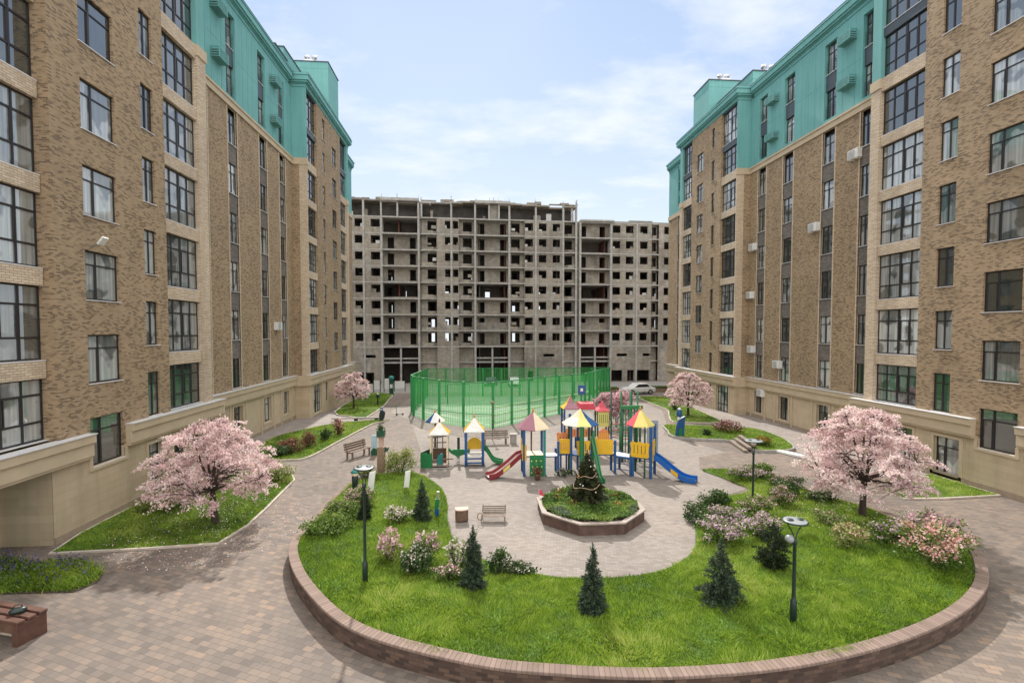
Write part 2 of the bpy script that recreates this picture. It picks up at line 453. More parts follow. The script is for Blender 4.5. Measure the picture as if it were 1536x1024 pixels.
# ---------------------------------------------------------------- ground
def sheet(name, poly, dz, mat, parent=None):
    bm = bmesh.new()
    vs = [bm.verts.new((x, y, 0)) for x, y in poly]
    bm.faces.new(vs); bmesh.ops.triangulate(bm, faces=bm.faces[:])
    for yc in (42,):
        bmesh.ops.bisect_plane(bm, geom=bm.verts[:]+bm.edges[:]+bm.faces[:], plane_co=(0, yc, 0), plane_no=(0, 1, 0))
    for v in bm.verts: v.co.z = gz(v.co.y)+dz
    bmesh.ops.recalc_face_normals(bm, faces=bm.faces)
    for f in bm.faces:
        if f.normal.z < 0: f.normal_flip()
    me = bpy.data.meshes.new(name); bm.to_mesh(me); bm.free(); me.materials.append(mat)
    o = bpy.data.objects.new(name, me); C.objects.link(o)
    if parent: o.parent = parent
    return o

def smooth_line(pts, step=.25, closed=False):
    """Catmull-Rom through the points, resampled"""
    P = [np.array(p, float) for p in pts]; n = len(P); out = []
    rng = range(n if closed else n-1)
    for i in rng:
        g = (lambda k: P[k % n]) if closed else (lambda k: P[min(max(k, 0), n-1)])
        p0, p1, p2, p3 = g(i-1), g(i), g(i+1), g(i+2)
        m = max(2, int(np.linalg.norm(p2-p1)/step))
        for j in range(m):
            t = j/m
            out.append(.5*((2*p1)+(-p0+p2)*t+(2*p0-5*p1+4*p2-p3)*t*t+(-p0+3*p1-3*p2+p3)*t**3))
    if not closed: out.append(P[-1])
    return np.array(out)

def resample(L, n):
    d = np.r_[0, np.cumsum(np.linalg.norm(np.diff(L, axis=0), axis=1))]
    t = np.linspace(0, d[-1], n)
    return np.stack([np.interp(t, d, L[:, 0]), np.interp(t, d, L[:, 1])], 1)

tag(sheet('ground', [(-220, -40), (220, -40), (220, 260), (-220, 260)], 0, M['pave']), kind='structure')
tag(sheet('playground_paving', [(-2.6, 25.3), (-1.4, 21), (-1.0, 18.5), (-.8, 16.8), (.2, 15.1), (1.9, 13.9), (3, 13.5), (4.5, 13.5), (6, 13.9),
    (7.2, 14.9), (8.7, 18), (10.2, 19.9), (12.6, 21.1), (12, 24.4), (13.2, 27), (15.5, 28), (14.4, 31.5), (13.5, 33), (15.6, 37.6), (18.2, 45), (18.9, 56), (16, 66), (-8, 66), (-8, 46), (-5.5, 41), (-4.5, 36), (-3.4, 30)], .004, M['pave_light']), kind='structure')
tag(sheet('right_walkway', [(20.9, 56), (19.6, 44), (19.2, 40), (18.8, 37.5), (20.2, 36.8), (21.5, 33.5), (20.5, 29.5), (19.4, 26.5), (19, 23), (23.8, 21.5), (24.9, 27.5), (24.9, 41), (23.7, 42), (23.7, 58)], .004, M['pave_walk']), kind='structure')
tag(sheet('left_walkway', [(-15.7, 27.5), (-13.95, 28.5), (-14.2, 35), (-11.6, 39.8), (-9.8, 41.2), (-13.2, 45.5), (-14.3, 54), (-14.5, 62), (-14.5, 42.7), (-15.7, 42.7)], .004, M['pave_walk']), kind='structure')
tag(sheet('far_road', [(-40, 66), (50, 66), (50, 84.5), (-40, 84.5)], .006, plain('grey_far_asphalt', (.24, .225, .21), .95)), kind='structure')

# ---- main lawn: a loft between its outer (kerb) line and its inner (playground) line
outer_pts = [(-3.3, 25.15), (-5.1, 24.75), (-6.0, 23.7), (-6.3, 21.6), (-6.3, 18.8), (-6.15, 16.6), (-5.72, 14.95), (-4.59, 12.93), (-2.78, 10.89), (-.18, 9.58),
    (1.8, 9.09), (3.9, 8.85), (6.5, 8.95), (9.2, 9.5), (11.6, 10.35), (13.5, 11.4), (14.9, 12.6), (15.8, 13.7), (16.25, 15), (16.4, 16.6), (16.35, 18.2), (15.9, 19.3), (15.4, 20.8), (15.35, 22.3), (15.0, 23.7), (13.6, 24.3), (12, 24.1)]
inner_pts = [(-3.3, 25.15), (-2.45, 24.2), (-1.6, 22.4), (-1.2, 20.5), (-1.05, 18.4), (-.75, 16.7), (.1, 15.15), (1.7, 14.05), (2.9, 13.65), (4.5, 13.6), (5.9, 14.0), (7.0, 14.85),
    (7.7, 15.9), (8.6, 17.9), (9.4, 19.2), (10.4, 20), (11.9, 20.4), (12.75, 21), (12.6, 21.9), (12.4, 23), (12, 24.1)]
OUT = smooth_line(outer_pts, .2); INN = smooth_line(inner_pts, .2)
def kerb_h(x, y):
    t = min(1, max(0, (19.5-y)/5.0)); t = t*t*(3-2*t)
    if x > 11: t = min(1, max(0, (16.5-y)/3.5)); t = t*t*(3-2*t)
    return .09 + .40*t
NL, ML = 260, 14
Lo = resample(OUT, NL); Li = resample(INN, NL)
def lawn_point(t, u):
    """t along the lawn, u from the outer line (0) to the inner line (1), both arrays"""
    k = np.clip(t*(NL-1), 0, NL-1.001); i = k.astype(int); f = (k-i)[:, None]
    a = Lo[i]*(1-f)+Lo[i+1]*f; b = Li[i]*(1-f)+Li[i+1]*f
    p = a*(1-u[:, None])+b*u[:, None]
    h = np.array([kerb_h(*q) for q in a])
    z = (h-.05)*(1-u)**1.15 + .03*u + .10*np.sin(PI*u) + .02*np.sin(p[:, 0]*2.1)*np.sin(p[:, 1]*1.7)*np.sin(PI*u)
    return p, z + np.array([gz(y) for y in p[:, 1]])
tt, uu = np.meshgrid(np.linspace(0, 1, NL), np.linspace(.012, 1, ML), indexing='ij')
pp, zz = lawn_point(tt.ravel(), uu.ravel())
idx = np.arange(NL*ML).reshape(NL, ML)
F = np.stack([idx[:-1, :-1], idx[1:, :-1], idx[1:, 1:], idx[:-1, 1:]], -1).reshape(-1, 4)
tag(mesh_np('lawn', np.c_[pp, zz], F, M['lawn']), kind='structure')
LAWN_XY = pp.reshape(NL, ML, 2); LAWN_Z = zz
def lawn_z(x, y):
    d = (pp[:, 0]-x)**2+(pp[:, 1]-y)**2
    return float(zz[np.argmin(d)])

# curved brick retaining wall along the outer line
rw = thing('retaining_wall', 'low curved brown brick retaining wall with pinkish coping around the big lawn', 'wall', (4, 9, gz(9)))
def strip(name, line, prof, mat, parent):
    """sweep a profile of (inward offset, height fn) along the line with uv in metres"""
    d = np.gradient(line, axis=0); d /= np.linalg.norm(d, axis=1)[:, None]
    nrm = np.stack([-d[:, 1], d[:, 0]], 1)
    s = np.r_[0, np.cumsum(np.linalg.norm(np.diff(line, axis=0), axis=1))]
    mb = MB(); mb.uv = []; n = len(prof)
    for i, p in enumerate(line):
        vv = 0; last = None
        for o, hf in prof:
            q = (p[0]+nrm[i][0]*o, p[1]+nrm[i][1]*o, gz(p[1])+hf(*p))
            if last is not None: vv += math.dist(q, last)
            last = q; mb.v.append(q); mb.uv.append((s[i], vv))
    for i in range(len(line)-1):
        for k in range(n-1):
            a = i*n+k; mb.f.append((a, a+n, a+n+1, a+1)); mb.mi.append(mb.m(mat))
    return mb.build(name, parent)
line = OUT[6:-4]
strip('wall', line, [(0, lambda x, y: -.1), (0, lambda x, y: kerb_h(x, y)-.055)], M['planter_brick'], rw)
strip('coping', line, [(.03, lambda x, y: kerb_h(x, y)-.06), (-.025, lambda x, y: kerb_h(x, y)-.057), (-.025, lambda x, y: kerb_h(x, y)-.012), (-.012, lambda x, y: kerb_h(x, y)), (.25, lambda x, y: kerb_h(x, y)+.004), (.262, lambda x, y: kerb_h(x, y)-.14)], M['coping'], rw)

# ---- side lawns
LAWNS = {
    'cherry_lawn': [(-13.9, 16.6), (-11, 16.75), (-8.85, 16.95), (-8.6, 18.5), (-8.7, 20.4), (-9.0, 24.2), (-9.6, 25.4), (-11, 25.6), (-13.9, 26.2), (-14.28, 26), (-14.28, 21), (-14.2, 18.2)],
    'left_bed': [(-12.2, 28.6), (-10, 28.2), (-9.2, 33), (-8.25, 39.3), (-7.3, 41), (-9.5, 40.4), (-11.5, 39.5), (-13.2, 36.6), (-14.0, 34.6), (-13.9, 32), (-13.4, 29.4)],
    'far_left_lawn': [(-13.0, 45.6), (-11.2, 43.4), (-9.7, 41.9), (-9.5, 44), (-9.6, 50.5), (-10.2, 57), (-11, 63.5), (-14.0, 65.5), (-14.0, 54)],
    'near_right_lawn': [(18.75, 20.1), (18.7, 19.25), (20.5, 19.15), (23.3, 19.3), (23.3, 22.4), (20.4, 22.0)],
    'right_bed': [(15.1, 36.4), (14.3, 34), (13.9, 32.2), (15.5, 31.2), (17.3, 30.6), (17.2, 28.1), (18.4, 27.7), (19.8, 28.1), (20.9, 30.5), (21.3, 33.2), (20.5, 34.9), (18, 35.7)],
    'far_right_lawn': [(20.3, 57), (23.1, 56.5), (22.6, 52), (21.9, 47.3), (21, 42), (20.2, 37.6), (18, 37.6), (16.4, 38), (17.3, 41), (18.7, 45), (19.3, 52)],
}
def inside(poly, x, y):
    poly = np.asarray(poly); r = np.zeros(len(x), bool); j = len(poly)-1
    for i in range(len(poly)):
        xi, yi = poly[i]; xj, yj = poly[j]
        c = ((yi > y) != (yj > y)) & (x < (xj-xi)*(y-yi)/(yj-yi+1e-12)+xi)
        r ^= c; j = i
    return r
LAWN_DZ = {'cherry_lawn': .05, 'left_bed': .09, 'far_left_lawn': .09, 'near_right_lawn': .06, 'right_bed': .16, 'far_right_lawn': .1}
for nm, poly in LAWNS.items():
    P = smooth_line(poly, .8, True) if nm not in ('cherry_lawn', 'near_right_lawn') else np.array(poly)
    LAWNS[nm] = P
    o = sheet('lawn', [tuple(p) for p in P], LAWN_DZ[nm], M['lawn']); tag(o, kind='structure')
    mb = MB(); n = len(P); area = sum(P[i][0]*P[(i+1) % n][1]-P[(i+1) % n][0]*P[i][1] for i in range(n))
    sg = 1 if area < 0 else -1
    d = np.roll(P, -1, 0)-np.roll(P, 1, 0); d /= np.linalg.norm(d, axis=1)[:, None]
    N = np.stack([-d[:, 1], d[:, 0]], 1)*sg
    h = LAWN_DZ[nm]+.012
    for i in range(n):
        q = []
        for k in (i, (i+1) % n):
            p = P[k]; z = gz(p[1])
            q.append([(p[0]+N[k][0]*.10, p[1]+N[k][1]*.10, z-.1), (p[0]+N[k][0]*.10, p[1]+N[k][1]*.10, z+h), (p[0], p[1], z+h), (p[0], p[1], z-.1)])
        for k in range(3): mb.quad(q[0][k], q[1][k], q[1][k+1], q[0][k+1], M['kerb'] if nm != 'right_bed' else M['kerb_grey'])
    tag(mb.build('kerb'), kind='structure')

# ---- grass blades
def grass(name, xyz, h, seed, w=.012):
    r = np.random.default_rng(seed); n = len(xyz)
    clump = .5+.3*np.sin(xyz[:, 0]*1.3+1.7*np.sin(xyz[:, 1]*.9))*np.sin(xyz[:, 1]*1.1+.8*np.sin(xyz[:, 0]*1.9))+.3*np.sin(xyz[:, 0]*5.3+2.1*np.sin(xyz[:, 1]*3.1))*np.sin(xyz[:, 1]*4.7+1.9*np.sin(xyz[:, 0]*2.7))
    a = r.uniform(0, 2*PI, n); lean = r.normal(0, .45, (n, 2)); lean[:, 0] += .7*np.sin(xyz[:, 0]*3.3+2*np.sin(xyz[:, 1]*2.1)); lean[:, 1] += .7*np.sin(xyz[:, 1]*3.7+2*np.sin(xyz[:, 0]*1.7+1))
    hh = h*r.uniform(.5, 1.35, n)*(.55+.9*clump)
    dx, dy = np.cos(a)*w, np.sin(a)*w
    V = np.empty((n, 3, 3)); V[:] = xyz[:, None, :]
    V[:, 0, 0] -= dx; V[:, 0, 1] -= dy; V[:, 1, 0] += dx; V[:, 1, 1] += dy
    V[:, 2, 0] += lean[:, 0]*hh; V[:, 2, 1] += lean[:, 1]*hh; V[:, 2, 2] += hh; V[:, :2, 2] -= .02
    t = np.clip(r.normal(.46, .2, n)+.5*(clump-.5)+.18*np.sin(xyz[:, 0]*.7+2)*np.sin(xyz[:, 1]*.55), 0, 1)
    o = mesh_np(name, V.reshape(-1, 3), np.arange(3*n).reshape(n, 3), M['grass'], None, np.repeat(t, 3))
    return tag(o, kind='stuff')
r_ = np.random.default_rng(3)
# area-weighted choice of lawn cells
quads = LAWN_XY; e1 = quads[1:, :-1]-quads[:-1, :-1]; e2 = quads[:-1, 1:]-quads[:-1, :-1]
ar = np.abs(e1[..., 0]*e2[..., 1]-e1[..., 1]*e2[..., 0]).ravel()
wgt = ar/np.clip(LAWN_XY[:-1, :-1, 1].ravel(), 9, 30)**.9
NB = 260000
cell = r_.choice(len(ar), NB, p=wgt/wgt.sum())
ci, cj = cell//(ML-1), cell % (ML-1)
t = (ci+r_.uniform(0, 1, NB))/(NL-1); u = .035+(cj+r_.uniform(0, 1, NB))/(ML-1)*.96
gp, gzv = lawn_point(t, u)
grass('grass', np.c_[gp, gzv], .08, 5)
for i, (nm, P) in enumerate(LAWNS.items()):
    mn, mx = P.min(0), P.max(0); a = (mx-mn).prod()
    dens = {'cherry_lawn': 900, 'near_right_lawn': 700, 'right_bed': 350, 'left_bed': 350}.get(nm, 150)
    n = int(a*dens); x = r_.uniform(mn[0], mx[0], n); y = r_.uniform(mn[1], mx[1], n)
    k = inside(P, x, y); x, y = x[k], y[k]
    grass('grass', np.c_[x, y, [gz(q)+LAWN_DZ[nm] for q in y]], .08, 20+i, .012 if dens > 500 else .022)

# ---------------------------------------------------------------- windows (local frame: +x outward, y along the wall, z up, origin bottom centre)
WIN = {}
def win_mesh(kind, w, h):
    key = (kind, round(w, 2), round(h, 2))
    if key in WIN: return WIN[key]
    f = MB(); F_ = M['frame']; t = .055; x0, x1 = -.17, -.10
    f.box(x0, x1, -w/2, -w/2+t, 0, h, F_).box(x0, x1, w/2-t, w/2, 0, h, F_)
    f.box(x0, x1, -w/2+t, w/2-t, 0, t, F_).box(x0, x1, -w/2+t, w/2-t, h-t, h, F_)
    def vbar(y, a=t, b=h-t, k=.045): f.box(x0+.003, x1+.012, y-k/2*1.3, y+k/2*1.3, a, b, F_)
    def hbar(z, a=-w/2+t, b=w/2-t, k=.05): f.box(x0+.006, x1+.006, a, b, z-k/2, z+k/2, F_)
    if kind == 'wide':            # narrow opening light, wide fixed light, transom
        vbar(-w/2+w*.36); hbar(h*.72)
        f.box(x0, x1+.02, -w/2+t+.002, -w/2+t+.04, t, h*.72-.03, F_).box(x0, x1+.02, -w/2+w*.36-.07, -w/2+w*.36-.032, t, h*.72-.03, F_)
    elif kind == 'pair':
        vbar(0); hbar(h*.74)
    elif kind == 'strip':
        vbar(-.04*w); hbar(h*.70); f.box(x0, x1+.015, -.04*w+.035, -.04*w+.07, t, h*.7-.03, F_)
    elif kind == 'slim':
        hbar(h*.7)
    elif kind == 'bay':           # panoramic glazing, four columns by three rows
        for k in (1, 3): vbar(-w/2+w*k/4)
        vbar(0, k=.09)
        hbar(h*.30, k=.07); hbar(h*.74, k=.07)
        f.box(x0, x1+.015, w*.02+.05, w*.02+.085, h*.3+.04, h*.74-.04, F_).box(x0, x1+.015, w/4-.075, w/4-.04, h*.3+.04, h*.74-.04, F_)
    p = MB().box(-.145, -.13, -w/2+t*.6, w/2-t*.6, t*.6, h-t*.6, M['glass'])
    s = MB().box(-.10, .055, -w/2-.03, w/2+.03, -.035, -.004, M['sill'])
    def me(mb, n):
        o = mb.build(n); m = o.data; bpy.data.objects.remove(o); return m
    WIN[key] = (me(f, 'window'), me(p, 'pane'), me(s, 'sill'))
    return WIN[key]

def add_mesh(name, me, parent, loc, rz=0):
    o = bpy.data.objects.new(name, me); C.objects.link(o); o.parent = parent; o.location = loc; o.rotation_euler = (0, 0, rz); return o

def wallgrid(mb, P, u0, u1, z0, z1, holes, depth, mat, reveal=None):
    """rectangle of wall with holes; P(u, d, z) gives a point, d = depth behind the face"""
    us = sorted({u0, u1} | {v for h in holes for v in h[:2] if u0 < v < u1})
    zs = sorted({z0, z1} | {v for h in holes for v in h[2:] if z0 < v < z1})
    for a, b in zip(us, us[1:]):
        run = None
        for c, d in zip(zs, zs[1:]):
            m = ((a+b)/2, (c+d)/2)
            hit = any(h[0] < m[0] < h[1] and h[2] < m[1] < h[3] for h in holes)
            if not hit: mb.quad(P(a, 0, c), P(b, 0, c), P(b, 0, d), P(a, 0, d), mat)
    rv = reveal or mat
    for h in holes:
        a, b, c, d = max(h[0], u0), min(h[1], u1), max(h[2], z0), min(h[3], z1)
        if a >= b or c >= d: continue
        mb.quad(P(a, 0, c), P(a, depth, c), P(a, depth, d), P(a, 0, d), rv)
        mb.quad(P(b, 0, c), P(b, depth, c), P(b, depth, d), P(b, 0, d), rv)
        if c > z0: mb.quad(P(a, 0, c), P(b, 0, c), P(b, depth, c), P(a, depth, c), rv)
        if d < z1: mb.quad(P(a, 0, d), P(b, 0, d), P(b, depth, d), P(a, depth, d), rv)

def apartment(side, D, ym, zo, label, cat, ztop_seen):
    s = side; Y = ym
    root = thing('apartment_building', label, cat, (s*(D+1), Y(40), gz(40)))
    Z = lambda z: z+zo
    D1, D3, DG, D6 = D, D+1.2, D+.14, D+1.0
    bx = lambda mb, d0, d1, y0, y1, z0, z1, m: mb.box(s*d0, s*d1, y0, y1, z0, z1, m)
    def P(d): return lambda u, dep, z: (s*(d+dep), u, z)
    wins = []     # kind, plane d, y centre, z bottom, w, h
    def W(kind, d, y0, y1, z0, z1): wins.append((kind, d, (y0+y1)/2, z0, y1-y0, z1-z0))
    zt = Z(29.7); zc = Z(27.75); teal0 = Z(21.75)
    G0 = -1.2
    # ---- brick face of the two projecting blocks
    hA, hB = [], []
    a0, a1, b0, b1 = Y(18.8), Y(20.4), Y(21.8), Y(22.7)
    for k in range(9):
        z0, z1 = Z(1.74+3.15*k), Z(3.58+3.15*k)
        if k == 0: hp = (a0, a1, z0, z1)
        hA.append((a0, a1, z0, z1)); W('wide', D1, a0, a1, z0, z1) if z1 < ztop_seen+1 else None
        if k < 8:
            z0, z1 = Z(3.1+3.15*k), Z(5.04+3.15*k)
            hA.append((b0, b1, z0, z1)); W('pair', D1, b0, b1, z0, z1) if z0 < ztop_seen else None
    mb = MB(); wallgrid(mb, P(D1), Y(17.2), Y(23.62), Z(2.2), zc, hA, .2, M['brick'])
    mb.quad(*[(s*d, Y(17.2), z) for d, z in ((D1, Z(2.2)), (D1+1.6, Z(2.2)), (D1+1.6, zc), (D1, zc))], M['brick'])
    mb.quad(*[(s*d, Y(23.62), z) for d, z in ((D1, Z(2.2)), (D1+1, Z(2.2)), (D1+1, zc), (D1, zc))], M['brick'])
    mb.build('brick_wall', root)
    n0, n1, c0, c1 = Y(45.65), Y(46.25), Y(48.0), Y(49.35)
    for k in range(9):
        z0, z1 = Z(1.74+3.15*k), Z(3.58+3.15*k)
        if 0 < k < 8: hB.append((c0, c1, z0, z1)); W('pair', D1, c0, c1, z0, z1)
        if k < 8:
            z0, z1 = Z(3.1+3.15*k), Z(5.04+3.15*k); hB.append((n0, n1, z0, z1)); W('slim', D1, n0, n1, z0, z1)
    mb = MB(); wallgrid(mb, P(D1), Y(44.4), Y(50.55), Z(2.9), zc, hB, .2, M['brick'])
    for yy in (Y(44.4), Y(50.55)):
        mb.quad(*[(s*d, yy, z) for d, z in ((D1, Z(2.9)), (D1+1, Z(2.9)), (D1+1, zc), (D1, zc))], M['brick'])
    mb.build('brick_wall', root)
    # ---- panoramic bays with cream brick spandrels
    bays = [(Y(23.65), Y(26.38), DG), (Y(41.66), Y(44.38), DG), (Y(50.58), Y(52.9), DG)]
    if s < 0: bays.append((Y(17.2)-3.05, Y(17.2)-.03, D1+.38))
    for bi, (y0, y1, d) in enumerate(bays):
        for k in range(8):
            zb = Z(3.12) if k == 0 else Z(5.88+3.15*(k-1)); ztp = Z(5.25+3.15*k)
            if k == 6: zb, ztp = Z(21.78), Z(24.1)
            if k == 7: zb, ztp = Z(24.65), Z(27.62)
            if zb < ztop_seen: W('bay', d, y0, y1, zb, ztp)
            if k < 5 or (k == 5 and bi == 3):
                part_box('spandrel', M['light_brick'], root, s*(d-.07), s*(d+.2), y0-(.0 if bi != 3 else .0), y1-.005, ztp+.003, Z(5.88+3.15*k)-.04)
            if k == 6 or k == 7:
                mm = M['spandrel_metal'] if k == 6 or True else None
                part_box('spandrel', mm, root, s*(d-.02), s*(d+.2), y0+.004, y1-.004, ztp+.002, Z(24.64) if k == 6 else zc-.003)
            if k == 5 and bi != 3:
                part_box('spandrel', M['light_brick'], root, s*(d-.09), s*(d+.2), y0, y1-.005, ztp+.003, Z(21.74))
        # dark body behind the bay
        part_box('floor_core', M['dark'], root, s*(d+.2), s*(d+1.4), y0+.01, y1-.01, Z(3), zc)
    if s < 0:
        mb = MB(); bx(mb, D1+.3, D1+1.6, Y(17.2)-8, Y(17.2)-3.06, Z(2.2), zc, M['brick']); mb.build('brick_wall', root)
    # ---- corner pilasters
    for y0, y1, d0, d1 in ((Y(26.39), Y(27.0), D1-.03, D3+.05), (Y(41.5), Y(41.655), D1-.03, D1+.62), (Y(52.92), Y(53.5), D1-.03, D6+.05)):
        part_box('pilaster', M['light_brick'], root, s*d0, s*d1, y0, y1, Z(2.9), Z(21.2))
        part_box('pilaster_capital', M['stone_plain'], root, s*(d0-.06), s*d1, y0-.05, y1+.05, Z(21.2), Z(21.75))
        part_box('teal_pilaster', M['teal'], root, s*(d0+.02), s*d1, y0+.002, y1-.002, Z(21.752), zc)
    part_box('brick_return', M['brick'], root, s*(D1+.621), s*(D3+.1), Y(41.51), Y(41.65), Z(2.9), Z(21.2))
    part_box('teal_return', M['teal'], root, s*(D1+.621), s*(D3+.1), Y(41.503), Y(41.65), Z(21.753), zc)
    part_box('stone_band', M['stone_plain'], root, s*(D1+.621), s*(D3+.1), Y(41.44), Y(41.65), Z(21.2), Z(21.75))
    # ---- recessed wing with strip windows
    strips = [(Y(28.3), Y(29.15)), (Y(31.35), Y(32.5)), (Y(35.65), Y(36.85)), (Y(39.1), Y(40.2))]
    hL = [(a, b, Z(3.15), Z(21.18)) for a, b in strips]; hT = [(a, b, Z(21.97), Z(27.2)) for a, b in strips]
    mb = MB(); wallgrid(mb, P(D3), Y(27), Y(41.6), Z(2.9), Z(21.2), hL, .14, M['brick'], M['light_brick']); mb.build('brick_wall', root)
    mb = MB(); wallgrid(mb, P(D3), Y(27), Y(41.6), Z(21.7), zc, hT, .3, M['teal'])
    # shallow joints between the render panels
    mb.build('teal_wall', root)
    part_box('stone_band', M['stone_plain'], root, s*(D3-.1), s*(D3+.1), Y(27.005), Y(41.43), Z(21.2), Z(21.7))
    part_box('stone_band', M['stone_plain'], root, s*(D3-.16), s*(D3+.1), Y(27.006), Y(41.42), Z(21.58), Z(21.72))
    part_box('render_groove', plain_groove, root, s*(D3-.004), s*(D3+.02), Y(29.3), Y(31.2), Z(24.6), Z(24.625))
    for yy in (Y(29.75), Y(30.8), Y(33.4), Y(34.8)):
        part_box('render_groove', plain_groove, root, s*(D3-.0045), s*(D3+.02), yy, yy+.018, Z(21.9), Z(27.6))
    for a, b in ((Y(32.7), Y(35.5)), (Y(37), Y(39))):
        part_box('render_groove', plain_groove, root, s*(D3-.004), s*(D3+.02), a, b, Z(24.6), Z(24.625))
        part_box('render_groove', plain_groove, root, s*(D3-.005), s*(D3+.02), (a+b)/2, (a+b)/2+.02, Z(21.9), Z(27.6))
    for a, b in strips:
        for k in range(8):
            z0, z1 = Z(3.15+3.15*k), Z(5.08+3.15*k)
            if k == 6: z0, z1 = Z(22.0), Z(24.0)
            if k == 7: z0, z1 = Z(25.15), Z(27.18)
            d = D3 if k < 6 else D3+.14
            W('strip', d, a+.03, b-.03, z0, z1)
            if k < 5: part_box('spandrel', M['grey_brick'], root, s*(D3+.03), s*(D3+.2), a+.001, b-.001, z1+.003, Z(3.15+3.15*(k+1))-.04)
            if k == 6: part_box('spandrel', M['spandrel_metal'], root, s*(D3+.14), s*(D3+.35), a+.001, b-.001, z1+.003, Z(25.11))
            if k >= 6:   # french balcony rail
                mb = MB()
                for q in range(5): mb.box(s*(D3+.10), s*(D3+.12), a+.02, b-.02, z0+.18*(q+1), z0+.18*(q+1)+.02, M['frame'])
                mb.build('balcony_rail', root)
        for yy in (a-.1, b):
            part_box('strip_trim', M['light_brick'], root, s*(D3-.035), s*(D3+.05), yy, yy+.1, Z(3.12), Z(21.2))
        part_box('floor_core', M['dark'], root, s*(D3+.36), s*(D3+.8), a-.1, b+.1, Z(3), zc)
    # ---- far set-back end
    hE = [(Y(55.2), Y(56.4), Z(3.15), Z(21.18))]; hE2 = [(Y(55.2), Y(56.4), Z(22.2), Z(27.2))]
    mb = MB(); wallgrid(mb, P(D6), Y(53.5), Y(59), Z(2.9), Z(21.2), hE, .14, M['brick'], M['light_brick']); mb.build('brick_wall', root)
    mb = MB(); wallgrid(mb, P(D6), Y(53.5), Y(59), Z(21.2), zc-.8, hE2, .3, M['teal']); mb.build('teal_wall', root)
    part_box('stone_band', M['stone_plain'], root, s*(D6-.1), s*(D6+.1), Y(53.51), Y(59), Z(21.0), Z(21.5))
    for k in range(8):
        z0, z1 = Z(3.15+3.15*k), Z(5.08+3.15*k)
        if k >= 6: z0, z1 = (Z(22.2), Z(24.0)) if k == 6 else (Z(25.15), Z(27.18))
        W('strip', D6 if k < 6 else D6+.1, Y(55.2)+.03, Y(56.4)-.03, z0, z1)
        if k < 5: part_box('spandrel', M['grey_brick'], root, s*(D6+.03), s*(D6+.2), Y(55.2), Y(56.4), z1+.003, Z(3.15+3.15*(k+1))-.04)
        if k == 6: part_box('spandrel', M['spandrel_metal'], root, s*(D6+.14), s*(D6+.35), Y(55.2), Y(56.4), z1+.003, Z(25.11))
    # ---- podium
    def cornice(y0, y1, d):
        mb = MB(); bx(mb, d-.22, d+.3, y0, y1, Z(2.22), Z(2.72), M['stone_plain']); bx(mb, d-.30, d+.3, y0-.003, y1+.003, Z(2.72), Z(3.03), M['stone_plain'])
        bx(mb, d-.17, d+.28, y0+.004, y1-.004, Z(2.12), Z(2.22), M['stone_plain'])
        o = mb.build('cornice', root, bevel=.012)
        part_box('cornice_capping', M['sill'], root, s*(d-.34), s*(d+.12), y0-.02, y1+.02, Z(3.031), Z(3.06))
    DP = D1-.02
    if s < 0: cornice(Y(17.2)-9, a0-.14, DP)
    else: cornice(Y(17.2)-6, a0-.14, DP)
    cornice(a1+.12, Y(27.75), DP)
    cornice(Y(27.78), Y(41.2), D3-.02); cornice(Y(41.2)+.01, Y(53.9), DP); cornice(Y(53.92), Y(59), D6-.02)
    for ya, yb, dd in ((Y(41.22), Y(41.62), D3), (Y(27.3), Y(27.74), D3), (Y(53.6), Y(53.88), D6)):
        part_box('cornice_return', M['stone_plain'], root, s*(D1+.24), s*(dd+.2), ya, yb, Z(2.125), Z(3.0))
    w0, w1, zw0, zw1 = (22.05, 22.95, .45, 2.15) if s < 0 else (21.2, 22.5, .02, 1.86)
    hp0 = [(a0, a1, Z(1.74), Z(2.3)), (w0, w1, zw0, zw1), (Y(23.7), Y(24.9), Z(.0), Z(1.9))]
    W('wide', DP+.05, w0, w1, zw0, zw1); W('pair', DP+.05, Y(23.7), Y(24.9), Z(.0), Z(1.9))
    mb = MB(); yl = Y(17.2)-.35 if s < 0 else Y(17.2)-6
    wallgrid(mb, P(DP), yl, Y(27.6), G0, Z(2.25), hp0, .32, M['stone'], M['stone_plain'])
    mb.quad(*[(s*d, Y(27.6), z) for d, z in ((DP, G0), (D3+.3, G0), (D3+.3, Z(2.25)), (DP, Z(2.25)))], M['stone'])
    mb.build('podium_wall', root)
    # stone surrounds
    def surround(y0, y1, z0, z1, d, w=.14, top=True):
        mb = MB()
        bx(mb, d-.05, d+.02, y0-w, y0, z0-w, z1+(w if top else 0), M['stone_plain']); bx(mb, d-.05, d+.02, y1, y1+w, z0-w, z1+(w if top else 0), M['stone_plain'])
        bx(mb, d-.05, d+.02, y0, y1, z0-w, z0-.03, M['stone_plain'])
        if top: bx(mb, d-.05, d+.02, y0, y1, z1, z1+w, M['stone_plain'])
        mb.build('window_surround', root)
    surround(a0, a1, Z(1.74), Z(2.1), DP, top=False)
    surround(w0, w1, zw0, zw1, DP); surround(Y(23.7), Y(24.9), Z(.0), Z(1.9), DP)
    hp3 = []
    for a, b in strips[:]:
        hp3.append((a+.0, b, Z(.05), Z(1.92))); W('strip', D3+.06, a, b, hp3[-1][2], hp3[-1][3])
    mb = MB(); wallgrid(mb, P(D3-.02), Y(27.6), Y(41.5), G0, Z(2.25), hp3, .34, M['stone_plain']); mb.build('podium_wall', root)
    for a, b in strips:
        surround(a, b, hp3[1][2], Z(1.92), D3-.02, .16)
        for yy in (a-.55, b+.4):
            part_box('podium_rib', M['stone_plain'], root, s*(D3-.10), s*(D3), yy, yy+.16, G0, Z(2.13))
